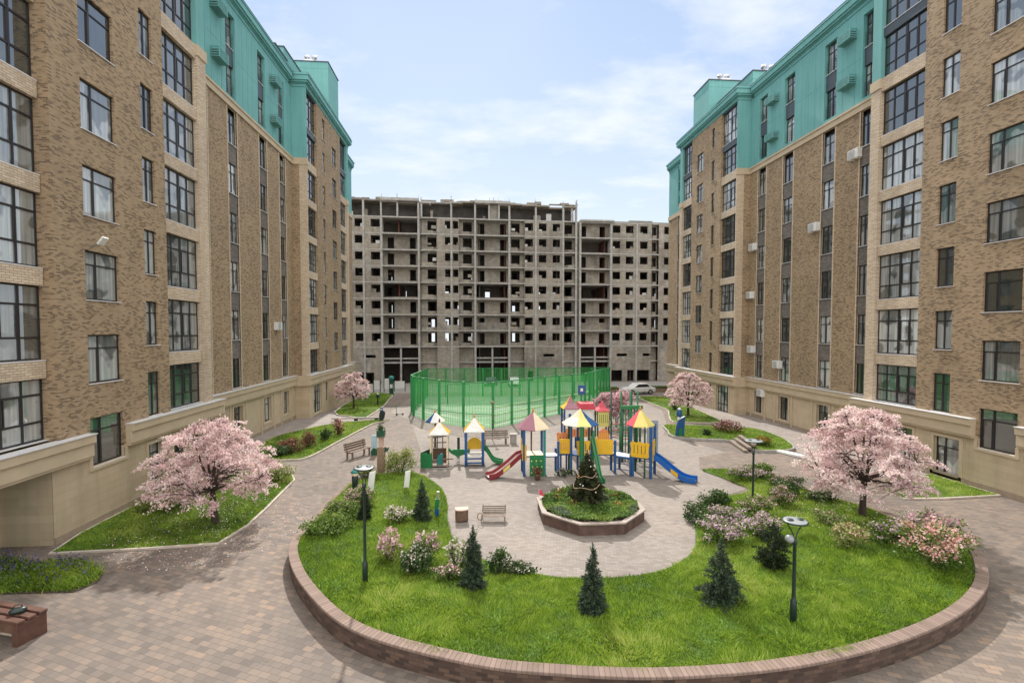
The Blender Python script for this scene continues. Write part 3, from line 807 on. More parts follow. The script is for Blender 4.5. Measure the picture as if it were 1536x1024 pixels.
    hp4 = [(Y(42.35), Y(44.6), Z(-.55), Z(2.02)), (Y(45.6), Y(46.3), Z(.1), Z(1.9)), (Y(48.2), Y(49.2), Z(-.3), Z(1.6)), (Y(51), Y(52.3), Z(-.6), Z(1.6))]
    W('bay', DP+.08, Y(42.35), Y(44.6), Z(-.55), Z(2.02)); W('strip', DP+.05, Y(48.2), Y(49.2), Z(-.3), Z(1.6)); W('bay', DP+.05, Y(51), Y(52.3), Z(-.6), Z(1.6)); W('slim', DP+.05, Y(45.6), Y(46.3), Z(.1), Z(1.9))
    mb = MB(); wallgrid(mb, P(DP), Y(41.42), Y(53.6), G0, Z(2.25), hp4, .34, M['stone_plain'])
    mb.quad(*[(s*d, Y(41.42), z) for d, z in ((DP, G0), (D3+.3, G0), (D3+.3, Z(2.25)), (DP, Z(2.25)))], M['stone'])
    mb.quad(*[(s*d, Y(53.6), z) for d, z in ((DP, G0), (D3+.3, G0), (D3+.3, Z(2.25)), (DP, Z(2.25)))], M['stone'])
    mb.build('podium_wall', root)
    surround(Y(42.35), Y(44.6), Z(-.55), Z(2.02), DP); surround(Y(48.2), Y(49.2), Z(-.3), Z(1.6), DP)
    mb = MB(); wallgrid(mb, P(D6), Y(53.6), Y(59), -2.0, Z(2.25), [], .3, M['stone_plain']); mb.build('podium_wall', root)
    part_box('plinth', M['stone_dark'], root, s*(DP-.05), s*(DP+.3), yl, Y(27.62), G0, gz(20)+.28)
    part_box('plinth', M['stone_dark'], root, s*(D3-.07), s*(D3+.25), Y(27.63), Y(41.4), G0, gz(35)+.22)
    if s < 0:
        # entrance recess under the near bay
        e0, e1 = Y(17.2)-9, yl
        part_box('entrance_wall', M['stone'], root, s*(DP+1.65), s*(DP+2.6), e1-.24, e1-.006, G0, Z(2.3))
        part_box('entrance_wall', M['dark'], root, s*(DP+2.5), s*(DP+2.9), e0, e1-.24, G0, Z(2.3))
        part_box('entrance_door', M['frame'], root, s*(DP+2.42), s*(DP+2.49), e1-2.4, e1-.3, G0, Z(1.9))
        part_box('entrance_wall', M['stone'], root, s*(DP+.02), s*(DP+2.2), e1-.004, e1+.3, G0, Z(2.2))
        part_box('entrance_ceiling', M['stone_plain'], root, s*(DP+.05), s*(DP+2.9), e0, e1, Z(2.15), Z(2.4))
        part_box('podium_wall', M['stone'], root, s*DP, s*(DP+2.2), e0-6, e0, G0, Z(2.3))
    # ---- top cornice
    def top(y0, y1, d, dz=0, ends=True):
        mb = MB()
        for i, (o, za, zb) in enumerate(((.05, 27.75, 27.98), (.12, 27.98, 28.06), (.26, 28.06, 28.2), (.36, 28.2, 28.6), (.42, 28.6, 28.68), (.34, 28.68, 28.8))):
            bx(mb, d-o, d+1.5, y0-(o if ends else 0)+i*.001, y1+(o if ends else 0)-i*.001, Z(za)+dz, Z(zb)+dz, M['teal'])
        mb.build('roof_cornice', root)
        part_box('roof_capping', M['spandrel_metal'], root, s*(d-.36), s*(d+1.2), y0-.3, y1+.3, Z(28.802)+dz, Z(28.84)+dz)
    top(Y(11), Y(27.0), D1); top(Y(27.5), Y(41.0), D3, .003, False); top(Y(41.5), Y(53.5), D1); top(Y(54), Y(59), D6, -.8, False)
    # ---- body, roof and plant rooms
    mb = MB(); bx(mb, D3+.8, D3+15, Y(17.2)-10, Y(58.9), G0-1, Z(28.1), M['teal']); mb.build('building_core', root)
    part_box('core_front', M['brick'], root, s*(D1+.9), s*(D3+.8), Y(17.2), Y(23.6), G0, zc)
    part_box('core_front', M['brick'], root, s*(D1+.9), s*(D3+.8), Y(44.4), Y(50.5), G0, zc)
    part_box('roof', M['roof'], root, s*(D1+1.3), s*(D3+15), Y(17.2)-10, Y(58.9), Z(28.103), Z(28.3))
    part_box('end_wall', M['brick'], root, s*(D6+.02), s*(D3+15), Y(58.9), Y(59), G0-1, Z(28))
    rh = ((2.5, 9, 52, 55.7, 35.0), (3.5, 9, 45.2, 51.99, 32.4)) if s > 0 else ((2.1, 9, 53.6, 57.6, 37.3), (3.1, 9, 43.2, 45.6, 32.2), (3.4, 9, 45.61, 53.59, 33.5))
    for d0, d1, y0, y1, z1 in rh:
        ph = part_box('roof_plant_room', M['teal'], root, s*(D1+d0), s*(D1+d1), Y(y0), Y(y1), Z(28.1), Z(z1))
        part_box('roof_plant_capping', M['spandrel_metal'], ph, s*(D1+d0-.08), s*(D1+d1), Y(y0)-.08, Y(y1)+.08, Z(z1)+.002, Z(z1)+.09)
        part_box('render_groove', plain_groove, ph, s*(D1+d0-.006), s*(D1+d1), Y(y0)-.006, Y(y1), Z(z1)-.75, Z(z1)-.72)
        cx, cy = s*(D1+d0+2.3), Y(y0)+1.25
        v = MB().lathe([(1.05, Z(z1)+.09), (1.0, Z(z1)+.3), (.75, Z(z1)+.55), (.4, Z(z1)+.7), (.05, Z(z1)+.74)], M['sill'], 18, (cx, cy)).build('roof_vent', root, True)
        for q in (-.42, .42):
            MB().lathe([(.13, Z(z1)+.5), (.13, Z(z1)+.95), (.27, Z(z1)+1.0), (.3, Z(z1)+1.15), (.22, Z(z1)+1.32), (.05, Z(z1)+1.38)], M['silver'], 12, (cx+q, cy)).build('vent_cowl', v, True)
    for q, yy in enumerate((37.2, 37.9)):
        MB().lathe([(.12, Z(28.2)), (.12, Z(30.0)), (.28, Z(30.1)), (.28, Z(30.3)), (.1, Z(30.45))], M['silver'], 10, (s*(D3+1.6), Y(yy))).build('roof_vent', root, True)
    # ---- air conditioners
    acm = {}
    def ac(d, y, z, mat):
        if mat.name not in acm:
            mb = MB(); mb.box(-.0, .32, -.42, .42, 0, .58, mat); mb.box(.32, .335, -.36, .16, .05, .53, M['roof'])
            for q in range(7): mb.box(.336, .345, -.37, .17, .06+.07*q, .09+.07*q, mat)
            mb.box(-.1, 0, -.3, -.24, -.06, 0, mat).box(-.1, .3, .24, .3, -.06, -.002, mat).box(0, .3, -.3, -.24, -.06, -.002, mat)
            o = mb.build('air_conditioner'); acm[mat.name] = o.data; bpy.data.objects.remove(o)
        add_mesh('air_conditioner', acm[mat.name], root, Vector((s*(d-.02), y, z))-root.location, 0 if s < 0 else PI)
    def basket(d, y, z):
        mb = MB(); x0, x1 = s*(d-.52), s*d
        for q in range(6): mb.box(s*(d-.52+.09*q), s*(d-.47+.09*q), y-.509, y+.509, z+.005, z+.04, M['teal'])
        mb.box(x0, x1, y-.55, y-.51, z, z+.05, M['teal'])
        for yy in (y-.55, y+.51):
            for zz in (.0, .14, .28, .42, .55): mb.box(x0+.001, x1, yy+.001, yy+.039, z+zz, z+zz+.06, M['teal'])
            mb.box(x0, x0+s*.04, yy, yy+.04, z+.05, z+.6, M['teal'])
        mb.box(x1, x1-s*.04, y-.51, y+.51, z, z+.05, M['teal'])
        for q in range(8): mb.box(x0, x0+s*.03, y-.51, y+.51, z+.06+.07*q, z+.10+.07*q, M['teal'])
        mb.box(s*(d-.40), s*(d-.02), y-.4, y+.4, z+.06, z+.52, M['roof'])
        mb.build('conditioner_cage', root)
    for y, z in ((30.2, 23.2), (30.2, 26.1), (38.1, 22.9), (38.1, 25.9)): basket(D3, Y(y), Z(z))
    basket(D6, Y(54.4), Z(23)); basket(D6, Y(54.4), Z(26))
    acs = ((29.4, 18.3), (33.0, 14.4), (40.6, 14.3), (40.9, 10.1), (40.6, 5.3), (36.9, 4.2), (39.0, 1.6)) if s > 0 else ((42.0, 14.3), (28.0, 7.4), (29.4, 1.9), (38.0, 7.0))
    for y, z in acs: ac(D3, Y(y), Z(z), M['white'])
    # downpipe and floodlight
    MB().tube([(s*(D3-.08), Y(27.35), Z(3.1)), (s*(D3-.08), Y(27.35), Z(20.9))], .06, M['spandrel_metal'], 8).build('downpipe', root, True)
    fy, fz = (19.05, 10.0) if s < 0 else (17.85, 9.0)
    fl = MB().bar((s*D1, Y(fy), Z(fz)), (s*(D1-.45), Y(fy)-.1, Z(fz)+.22), .05, .05, M['silver']); fl.bar((s*(D1-.42), Y(fy)-.1, Z(fz)+.1), (s*(D1-.62), Y(fy)-.1, Z(fz)+.36), .28, .07, M['white']); fl.build('floodlight', root)
    # ---- place the windows: the nearest hundred one by one
    wins.sort(key=lambda q: -(q[4]*q[5])/((q[2])**2+D**2))
    rest = MB()
    for i, (kind, d, y, z, w, h) in enumerate(wins):
        fm, pm, sm = win_mesh(kind, w, h)
        if i < 98:
            f = add_mesh('window', fm, root, Vector((s*d, y, z))-root.location, 0 if s < 0 else PI)
            add_mesh('pane', pm, f, (0, 0, 0)); add_mesh('sill', sm, f, (0, 0, 0))
        else:
            for me, mt in ((fm, M['frame']), (pm, M['glass']), (sm, M['sill'])):
                n = len(rest.v)
                for v in me.vertices:
                    c = v.co; x, yy = (c.x, c.y) if s < 0 else (-c.x, -c.y)
                    rest.v.append((s*d+x, y+yy, z+c.z))
                for p in me.polygons: rest.f.append(tuple(n+k for k in p.vertices)); rest.mi.append(rest.m(mt))
    if rest.v: tag(rest.build('small_far_windows', root), kind='stuff')
    print('windows', side, len(wins))
    return root
plain_groove = plain('render_joint', (.07, .27, .24), .9)
def lerp_map(pts):
    xs, ys = zip(*pts)
    def f(y):
        if y < xs[0]: return ys[0]+(y-xs[0])
        return float(np.interp(y, xs, ys))
    return f
YL = lerp_map([(17.2, 17.62), (18.8, 18.97), (20.4, 20.65), (21.8, 22.2), (22.7, 23.0), (23.65, 23.75), (26.35, 26.5), (27, 27.3), (28.3, 28.7), (31.35, 32.0), (36.85, 37.7), (40.2, 41.2), (41.65, 43.0), (44.35, 45.6), (48, 50.3), (49.35, 51.8), (50.6, 53.3), (52.9, 55.8), (53.5, 56.5), (59, 62)])
YR = lambda y: y
apartment(-1, 14.4, YL, .3, 'tan brick apartment building with teal top floors beside the lavender bed and entrance recess', 'apartment building', 26)
apartment(1, 23.5, YR, 0, 'tan brick apartment building with teal top floors on the blue slide side of the courtyard', 'apartment building', 29)

# ---------------------------------------------------------------- unfinished building across the far end
def unfinished():
    Y0 = 85.0; rot = math.radians(2.4)
    root = thing('unfinished_building', 'grey unfinished concrete apartment building with empty window openings and bare floor slabs', 'unfinished building', (5, Y0, gz(Y0)), rot)
    A = lambda a: -25.21+a*.03716-5        # local x
    zb = -gz(Y0)
    kw = dict(world=False)
    ST = 2.8
    rows = lambda k: (25.1-ST*k+zb, 26.45-ST*k+zb)
    slabz = lambda k: 27.0-ST*k+zb          # underside line of the slab over row k
    P = lambda d0: (lambda u, dep, z: (u, d0+dep, z))
    zbase = slabz(8)                        # floor of the lowest window row
    gnd = -.6
    def wall(a0, a1, wa, ktop, d=0., ks=range(8), slots=(), ground=()):
        holes = []
        for k in ks:
            for w in wa: holes.append((A(w[0]), A(w[1]), rows(k)[0], rows(k)[1]))
        for s0, s1 in slots: holes.append((A(s0), A(s1), zbase-2.0, zbase-1.5))
        for s0, s1 in ground: holes.append((A(s0), A(s1), gnd, gnd+2.6))
        mb = MB(); wallgrid(mb, P(d), A(a0), A(a1), gnd, slabz(ktop), holes, .35, M['concrete'], M['slab'])
        return mb.build('facade_wall', root, **kw)
    def loggia(a0, a1, doors, ktop, open_rows, low=()):
        holes = []
        for k in range(8):
            z0, z1 = slabz(k+1)+.25, slabz(k)-.28
            if k in open_rows: holes.append((A(a0)+.2, A(a1)-.2, z0, z1))
            else:
                for w in doors: holes.append((A(w[0]), A(w[1]), (z0 if k not in low else z0+1.1), z0+1.95))
        mb = MB(); wallgrid(mb, P(1.1), A(a0), A(a1), zbase, slabz(ktop), holes, .3, M['concrete'], M['slab']); mb.build('loggia_wall', root, **kw)
        for k in range(ktop, 9):
            MB().box(A(a0)-.05, A(a1)+.05, -.12, 1.6, slabz(k)-.25, slabz(k)-.03, M['slab']).build('balcony_slab', root, **kw)
        for a in (a0, a1): MB().box(A(a)-.18, A(a)+.18, -.05, 1.1, gnd, slabz(ktop), M['slab']).build('column', root, **kw)
        m = (a0+a1)/2
        MB().box(A(m)-.15, A(m)+.15, .1, .4, gnd, zbase-.3, M['slab']).build('column', root, **kw)
        MB().box(A(a0)+.2, A(a1)-.2, .3, .55, zbase-2.3, zbase-2.05, M['slab']).build('beam', root, **kw)
    def balcony(a0, a1, win, ktop, par, ks=range(8)):
        holes = [(A(win[0]), A(win[1]), slabz(k+1)+.55, rows(k)[1]) for k in ks]
        mb = MB(); wallgrid(mb, P(.7), A(a0), A(a1), gnd, slabz(ktop), holes, .3, M['concrete'], M['slab']); mb.build('facade_wall', root, **kw)
        for k in range(ktop, 9):
            MB().box(A(a0)-.1, A(a1)+.1, -.08, .95, slabz(k)-.22, slabz(k)-.02, M['slab']).build('balcony_slab', root, **kw)
            if k > ktop: MB().box(A(par[0]), A(par[1]), .05, .22, slabz(k), slabz(k)+.55+rnd.uniform(-.1, .15), M['concrete']).build('balcony_parapet', root, **kw)
    # facade strips from left to right
    wall(-260, 90, [(-230, -190), (-150, -110), (-80, -40), (10, 50)], 0)
    wall(90, 248, [(128, 168), (200, 242)], 0, slots=[(160, 218)], ground=[(115, 210)])
    loggia(248, 418, [(272, 302), (375, 403)], 0, (0, 4), )
    wall(418, 432, [], 0, .9)
    balcony(432, 502, (458, 500), 0, (432, 485))
    wall(502, 605, [(540, 565), (577, 602)], 0)
    balcony(605, 682, (625, 667), 0, (612, 655))
    loggia(682, 845, [(698, 728), (803, 833)], 0, (4,), (6,))
    balcony(845, 918, (856, 898), 0, (850, 885), )
    wall(918, 1110, [(920, 960), (988, 1026), (1056, 1093)], 0, slots=[(860, 918), (1012, 1066)], ground=[(935, 962)])
    balcony(1110, 1170, (1115, 1157), 0, (1130, 1165))
    wall(1170, 1193, [], 0, .5)
    loggia(1193, 1348, [(1200, 1230), (1298, 1328)], 0, (1, 4), (6,))
    wall(1348, 1556, [(1356, 1396), (1423, 1463), (1496, 1536)], 0, slots=[(1380, 1434), (1515, 1560)], ground=[(1345, 1410), (1435, 1470), (1485, 1555)])
    balcony(1556, 1592, (1558, 1588), 0, (1560, 1580))
    wall(1592, 1900, [(1620, 1660), (1700, 1740), (1790, 1830)], 0)
    for a in (168, 418, 570, 682, 845, 973, 1108, 1172, 1348, 1480):
        top = slabz(-1) if a < 1180 else slabz(0)
        MB().box(A(a)-.16, A(a)+.16, -.09, .3, gnd, top, M['slab']).build('column', root, **kw)
    zt_ = slabz(0)
    # panel joint bands on the flat facade, and loose block infill in some openings
    for k in range(0, 9):
        for a0, a1 in ((90, 247), (503, 604), (919, 1109), (1349, 1555)):
            if k == 0 and a0 < 1180 or a0 > 1180 or k: MB().box(A(a0), A(a1), -.035, .1, slabz(k)-.24, slabz(k)-.04, M['slab']).build('floor_band', root, **kw)
    for w0, w1 in ((128, 168), (200, 242), (540, 565), (577, 602), (920, 960), (988, 1026), (1056, 1093), (1356, 1396), (1423, 1463), (1496, 1536), (458, 500), (625, 667), (856, 898)):
        for k in range(8):
            if rnd.random() < .5:
                z0 = rows(k)[0]; w = (A(w1)-A(w0))*rnd.uniform(.3, .6); x0 = A(w0) if rnd.random() < .4 else A(w1)-w
                MB().box(x0+.02, x0+w-.02, .40, .6, z0+.01, z0+rnd.uniform(.3, .8), M['block'] if rnd.random() < .5 else M['concrete']).build('block_infill', root, **kw)
    for a in range(100, 1165, 62):
        if rnd.random() < .6: MB().box(A(a), A(a+rnd.uniform(14, 50)), .02, .4, slabz(-1), slabz(-1)+rnd.uniform(.08, .5), M['concrete']).build('roof_upstand', root, **kw)
        if rnd.random() < .45: MB().box(A(a), A(a+rnd.uniform(10, 40)), 1.2, 1.5, zt_, zt_+rnd.uniform(.5, 1.9), M['concrete'] if rnd.random() < .6 else M['block']).build('loft_block', root, **kw)
    for a0, a1, h in ((96, 190, .22), (430, 500, .18), (520, 560, .35), (610, 680, .2), (930, 1000, .3), (1040, 1165, .18), (1440, 1560, .25)):
        z = slabz(-1) if a0 < 1180 else slabz(0)+.18
        MB().box(A(a0), A(a1), .1, .5, z, z+h, M['concrete']).build('roof_upstand', root, **kw)
    # floor slabs inside, interior walls, back wall with openings
    for k in range(0, 10):
        z = slabz(k)
        MB().box(A(-260), A(1900), .36, 13, z-.24, z, M['slab']).build('floor_slab', root, **kw)
    cuts = [-260, 0, 90, 170, 248, 322, 418, 470, 570, 625, 682, 748, 795, 845, 905, 973, 1040, 1108, 1172]
    for a0, a1 in zip(cuts, cuts[1:]):
        z = slabz(-1)+rnd.uniform(-.22, .12); y0 = rnd.choice((-.3, -.3, -.1, .5, 1.1))
        MB().box(A(a0)+.01, A(a1)-.01, y0, 13, z-.26, z, M['concrete']).build('roof_slab', root, **kw)
    for i, a in enumerate(range(-200, 1900, 128)):
        x = A(a+rnd.uniform(-15, 15))
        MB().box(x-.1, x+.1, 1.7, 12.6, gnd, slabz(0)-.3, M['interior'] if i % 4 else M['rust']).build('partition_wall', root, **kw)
    mb = MB(); holes = []
    for a in range(-240, 1880, 70):
        for k in range(9): 
            if rnd.random() < .34: holes.append((A(a), A(a+36), slabz(k+1)+.5, slabz(k)-.6))
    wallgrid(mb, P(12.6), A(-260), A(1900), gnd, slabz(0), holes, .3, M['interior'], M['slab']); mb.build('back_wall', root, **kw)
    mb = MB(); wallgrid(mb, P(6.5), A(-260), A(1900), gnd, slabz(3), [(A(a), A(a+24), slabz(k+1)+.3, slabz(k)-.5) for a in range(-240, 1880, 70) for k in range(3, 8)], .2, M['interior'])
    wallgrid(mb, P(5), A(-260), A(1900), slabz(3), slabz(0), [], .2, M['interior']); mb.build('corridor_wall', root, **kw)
    # open top storey of the higher block
    zt = slabz(0)
    for a in (90, 248, 322, 418, 432, 570, 682, 748, 795, 845, 973, 1108, 1150, 1170):
        MB().box(A(a)-.14, A(a)+.14, -.1, .3, zt, slabz(-1)-.24, M['slab']).build('column', root, **kw)
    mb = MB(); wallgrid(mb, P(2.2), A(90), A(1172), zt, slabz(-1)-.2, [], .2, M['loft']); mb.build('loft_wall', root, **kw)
    MB().box(A(748), A(795), .3, .6, zt, slabz(-1)-.25, M['concrete']).build('loft_wall', root, **kw)
    for a0, a1 in ((248, 418), (682, 845)):
        MB().box(A(a0)-.1, A(a1)+.1, -.45, 3, slabz(-1)-.2, slabz(-1)+.28, M['slab']).build('roof_slab', root, **kw)
    MB().box(A(1193), A(1360), -.4, 3, slabz(0)+.002, slabz(0)+.3, M['slab']).build('roof_slab', root, **kw)
    MB().box(A(1360)+.01, A(1900), .0, 12, slabz(0)+.003, slabz(0)+.18, M['roof']).build('roof_slab', root, **kw)
    mb = MB()
    for i in range(46):
        a = rnd.choice((90, 250, 322, 418, 430, 570, 682, 690, 750, 770, 795, 845, 973, 1108, 1170, 1178)) + rnd.uniform(-3, 3)
        x, y, z = A(a), rnd.uniform(-.1, .3), slabz(-1)
        mb.tube([(x, y, z), (x+rnd.uniform(-.1, .1), y, z+rnd.uniform(.4, 1.1))], .018, M['wood'], 4)
    mb.build('rebar', root, **kw)
    for a in range(1200, 1700, 45):
        pass
    return root
unfinished()

# ---------------------------------------------------------------- trees and plants
def limb_path(p, d, L, n, r, droop=0., wob=.12):
    pts = [Vector(p)]; d = Vector(d).normalized()
    for k in range(n):
        d = (d + Vector((r.uniform(-wob, wob), r.uniform(-wob, wob), r.uniform(-wob, wob)-droop))).normalized()
        pts.append(pts[-1]+d*L/n)
    return pts

def cherry(label, loc, W, H, seed, nbl, bsize, group, fork=.85, lean=0., nspray=330):
    """umbrella-shaped cherry: short forked trunk, spreading limbs, layered blossom sprays filling a dome"""
    r = random.Random(seed); rn = np.random.default_rng(seed)
    root = thing('cherry_tree', label, 'tree', loc, 0, group)
    tr = MB(); R = W*.018+.02
    base = [Vector((0, 0, -.15)), Vector((0, 0, .0)), Vector((lean*.3, 0, fork*.5)), Vector((lean, .02, fork))]
    tr.tube(base, [R*1.6, R*1.25, R, R*1.05], M['bark'], 9)
    zb = fork*.90; ph = [r.uniform(0, 6.28) for _ in range(4)]
    def rad(t, az):
        k = 1+.10*math.sin(2*az+ph[0])+.07*math.sin(3*az+ph[1])+.05*math.sin(5*az+ph[2])
        return W/2*k*max(0, 1-t**1.8)**.66*(.74+.26*min(1, t/.30))
    limbs = []
    for k in range(12):
        az = 2*PI*k/12 + r.uniform(-.25, .25); tier = k % 3
        t = (.16, .48, .86)[tier]*r.uniform(.85, 1.1); rr_ = rad(t, az)*(.84 if tier < 2 else .6)
        tip = Vector((math.cos(az)*rr_, math.sin(az)*rr_, zb+(H-zb)*t))
        st = base[-1]; mid = st.lerp(tip, .45) + Vector((r.uniform(-.12, .12), r.uniform(-.12, .12), (.10, .07, 0)[tier]*W*.3))
        pts = []
        for j in range(9):
            u = j/8; pts.append(st*(1-u)**2 + mid*2*u*(1-u) + tip*u*u + Vector((r.uniform(-1, 1), r.uniform(-1, 1), r.uniform(-1, 1)))*.03*W*.2*(j > 0))
        tr.tube(pts, [R*.62*(1-.82*j/8) for j in range(9)], M['bark'], 6); limbs += pts[2:]
    LP = np.array([tuple(v) for v in limbs])
    P = []; tint = []; per = nbl/nspray
    for k in range(nspray):
        t = r.random()**1.15*.97; az = r.uniform(0, 2*PI)
        f = 1-.62*r.random()**1.7
        rr_ = rad(t, az)*f*r.uniform(.88, 1.13)
        e = Vector((math.cos(az)*rr_, math.sin(az)*rr_, zb+(H-zb)*(t*(.75+.25*f) - .03*(f > .85)*(t < .3))))
        if math.sin(az*3+ph[3]+t*5) > .62 and f > .5: continue
        d2 = ((LP-np.array(e))**2).sum(1)+.35*np.abs(LP[:, 2]-e.z-.1); b = Vector(LP[int(np.argmin(d2))])
        out = Vector((math.cos(az), math.sin(az), 0)); m = b.lerp(e, .55)+Vector((0, 0, .10*(e-b).length))
        tw = [b*(1-u)**2+m*2*u*(1-u)+e*u*u for u in (0, .25, .5, .75, 1)]
        tr.tube(tw, [R*.17, R*.14, R*.11, R*.08, R*.05], M['bark'], 4, False)
        n = max(8, int(per*rn.uniform(.4, 1.6)*(.55+.75*f))); bt = rn.normal(.52, .13)
        L = W*rn.uniform(.05, .095); aa = az+rn.normal(0, .7); dr = np.array([math.cos(aa), math.sin(aa), rn.normal(.0, .22)])
        u = rn.uniform(-1, 1, n); q = np.array(e)+u[:, None]*L*dr; q[:, 2] -= .22*L*u*u*2+.0
        q += rn.normal(0, 1, (n, 3))*np.array([.075, .075, .042])*(W/5.5)*(1.2-.5*np.abs(u))[:, None]
        P.append(q); tint.append(bt+rn.normal(0, .17, n))
        n2 = n//4; seg = rn.integers(1, 4, n2); ff = rn.uniform(0, 1, n2)[:, None]; A = np.array([tuple(v) for v in tw])
        P.append(A[seg]*(1-ff)+A[seg+1]*ff+rn.normal(0, .05, (n2, 3))); tint.append(bt-.1+rn.normal(0, .17, n2))
    tr.build('trunk', root, True, world=False)
    P = np.concatenate(P); tint = np.concatenate(tint)
    leaves('crown', P, bsize, M['blossom'], root, seed, tint, .85)
    k = rn.choice(len(P), len(P)//40); leaves('young_foliage', P[k]+rn.normal(0, .05, (len(k), 3)), bsize*.9, M['leaf_yellow'], root, seed+1)
    return root
CG = 'cherry trees around the courtyard'
cherry('pink blossoming cherry tree on the lawn patch beside the lavender bed', (-9.9, 18.8, gz(18.8)+.05), 4.7, 4.1, 11, 34000, .033, CG, 1.22, -.10, 400)
cherry('pink blossoming cherry tree on the right edge of the big kerbed lawn', (15.2, 17.4, lawn_z(15.2, 17.4)-.02), 4.8, 4.45, 23, 35000, .033, CG, 1.42, .06, 400)
cherry('small pink cherry tree behind the left bed, near the far green kiosk', (-12.1, 48.6, gz(48.6)+.09), 4.0, 3.8, 5, 11000, .055, CG, 1.2, 0, 200)
cherry('pink cherry tree on the lawn behind the blue climbing figure', (18.9, 40.8, gz(40.8)+.1), 4.2, 4.0, 31, 12000, .052, CG, 1.2, 0, 220)

def fir(label, name, cat, loc, H, W, seed, mat, n=9000, group='small firs on the big lawn', cone=1.0, nsize=.035):
    rn = np.random.default_rng(seed); r = random.Random(seed)
    root = thing(name, label, cat, loc, 0, group)
    MB().tube([(0, 0, -.1), (0, 0, H*.5), (0, 0, H*.98)], [.045, .03, .008], M['bark'], 6).build('trunk', root, True, world=False)
    P = []; AX = []; T = []
    nw = int(H/.085)
    br = []
    for k in range(nw):
        t = (k+.3)/nw; z = .06+H*.93*t; rad = W/2*((1-t)**.85*cone + .04)*r.uniform(.85, 1.12)
        if cone > 1: rad = W/2*math.sqrt(max(0, 1-(2*t-.75)**2*.8))*r.uniform(.85, 1.1)
        for j in range(max(4, int(11*(1-t)+3))):
            az = r.uniform(0, 2*PI); L = rad*r.uniform(.72, 1.16)
            br.append((z, az, L, .35*t+.05-.25*(1-t)))
    tot = sum(b[2] for b in br)
    for z, az, L, up in br:
        m = max(6, int(n*L/tot)); f = rn.uniform(0.1, 1, m)**.7
        d = np.array([math.cos(az), math.sin(az), up])
        q = np.array([0, 0, z])+f[:, None]*L*d; q[:, 2] -= .12*L*f*f
        side = rn.normal(0, 1, (m, 3)); q += side*(.022+.035*(1-f))[:, None]
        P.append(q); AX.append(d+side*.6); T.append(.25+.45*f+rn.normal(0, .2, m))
    lead = rn.uniform(.9, 1.03, 60)[:, None]*np.array([[0, 0, H]]); P.append(lead+rn.normal(0, .012, (60, 3))); AX.append(np.tile([0, 0, 1.], (60, 1))+rn.normal(0, .5, (60, 3))); T.append(np.full(60, .6))
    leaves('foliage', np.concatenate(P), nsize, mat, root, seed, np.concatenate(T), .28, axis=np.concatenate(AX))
    return root
def on_lawn(x, y): return (x, y, lawn_z(x, y)-.01)
fir('small dark fir on the lawn beside the bench and litter bin', 'fir_tree', 'tree', on_lawn(-2.05, 18.3), 1.5, .85, 1, M['fir'])
fir('narrow pointed fir standing among the pale flowers of the lawn', 'fir_tree', 'tree', on_lawn(-.06, 13.0), 1.65, .78, 2, M['fir'], 12000)
fir('slim fir on the open grass in front of the octagonal planter', 'fir_tree', 'tree', on_lawn(2.92, 11.5), 1.68, .74, 3, M['fir'], 12000)
fir('broad blue-grey fir with a thin leader beside the mauve flowers', 'fir_tree', 'tree', on_lawn(6.3, 11.6), 1.62, 1.16, 4, M['fir'], 13000)
fir('rounded dark evergreen bush next to the lamp post with a hanging globe', 'evergreen_bush', 'bush', on_lawn(8.9, 13.4), 1.3, 1.0, 6, M['fir_dark'], 9000, None, 1.1)
fir('dark narrow evergreen behind the lamp post of the left lawn lobe', 'evergreen_bush', 'bush', on_lawn(-4.15, 18.1), 1.3, .62, 7, M['fir_dark'], 6000, None, .9)

def shrub(label, loc, W, H, seed, leaf, flower=None, nl=900, nf=300, ls=.05, fs=.04, name='flowering_shrub', depth=None, cat='shrub', group=None, low=.1):
    rn = np.random.default_rng(seed); r = random.Random(seed)
    root = thing(name, label, cat, loc, 0, group); Dp = depth or W
    st = MB(); tips = []
    for k in range(16):
        a = r.uniform(0, 2*PI); q = r.uniform(.2, .95)
        tip = Vector((math.cos(a)*W/2*q, math.sin(a)*Dp/2*q, H*r.uniform(.55, 1.0)*(1-.35*q*q)))
        b = Vector((tip.x*.3, tip.y*.3, -.03)); m = b.lerp(tip, .5)+Vector((0, 0, .06*H))
        st.tube([b, m, tip], [.014, .010, .005], M['bark'], 4, False); tips.append(tip)
    st.build('stems', root, world=False)
    cl = []
    for k in range(26):
        a = r.uniform(0, 2*PI); q = math.sqrt(r.random())*.92
        cl.append((math.cos(a)*W/2*q, math.sin(a)*Dp/2*q, H*(low+(.9-low)*r.random()*(1-.5*q*q))))
    cl = np.array(cl + [tuple(t) for t in tips]); wc = rn.uniform(.3, 1.2, len(cl)); wc /= wc.sum()
    i = rn.choice(len(cl), nl, p=wc); P = cl[i]+rn.normal(0, 1, (nl, 3))*np.array([W*.085, Dp*.085, H*.10])
    P[:, 2] = np.abs(P[:, 2])
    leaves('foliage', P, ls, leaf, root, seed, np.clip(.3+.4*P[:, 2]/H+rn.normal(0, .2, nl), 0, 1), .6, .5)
    if flower:
        top = cl[cl[:, 2] > H*.3] if (cl[:, 2] > H*.3).any() else cl
        j = rn.integers(0, len(top), nf); Q = top[j]+rn.normal(0, 1, (nf, 3))*np.array([W*.06, Dp*.06, H*.06]) + np.array([0, 0, H*.08])
        leaves('blossom', Q, fs, flower, root, seed+9, None, .85, .6)
    return root
L_ = on_lawn
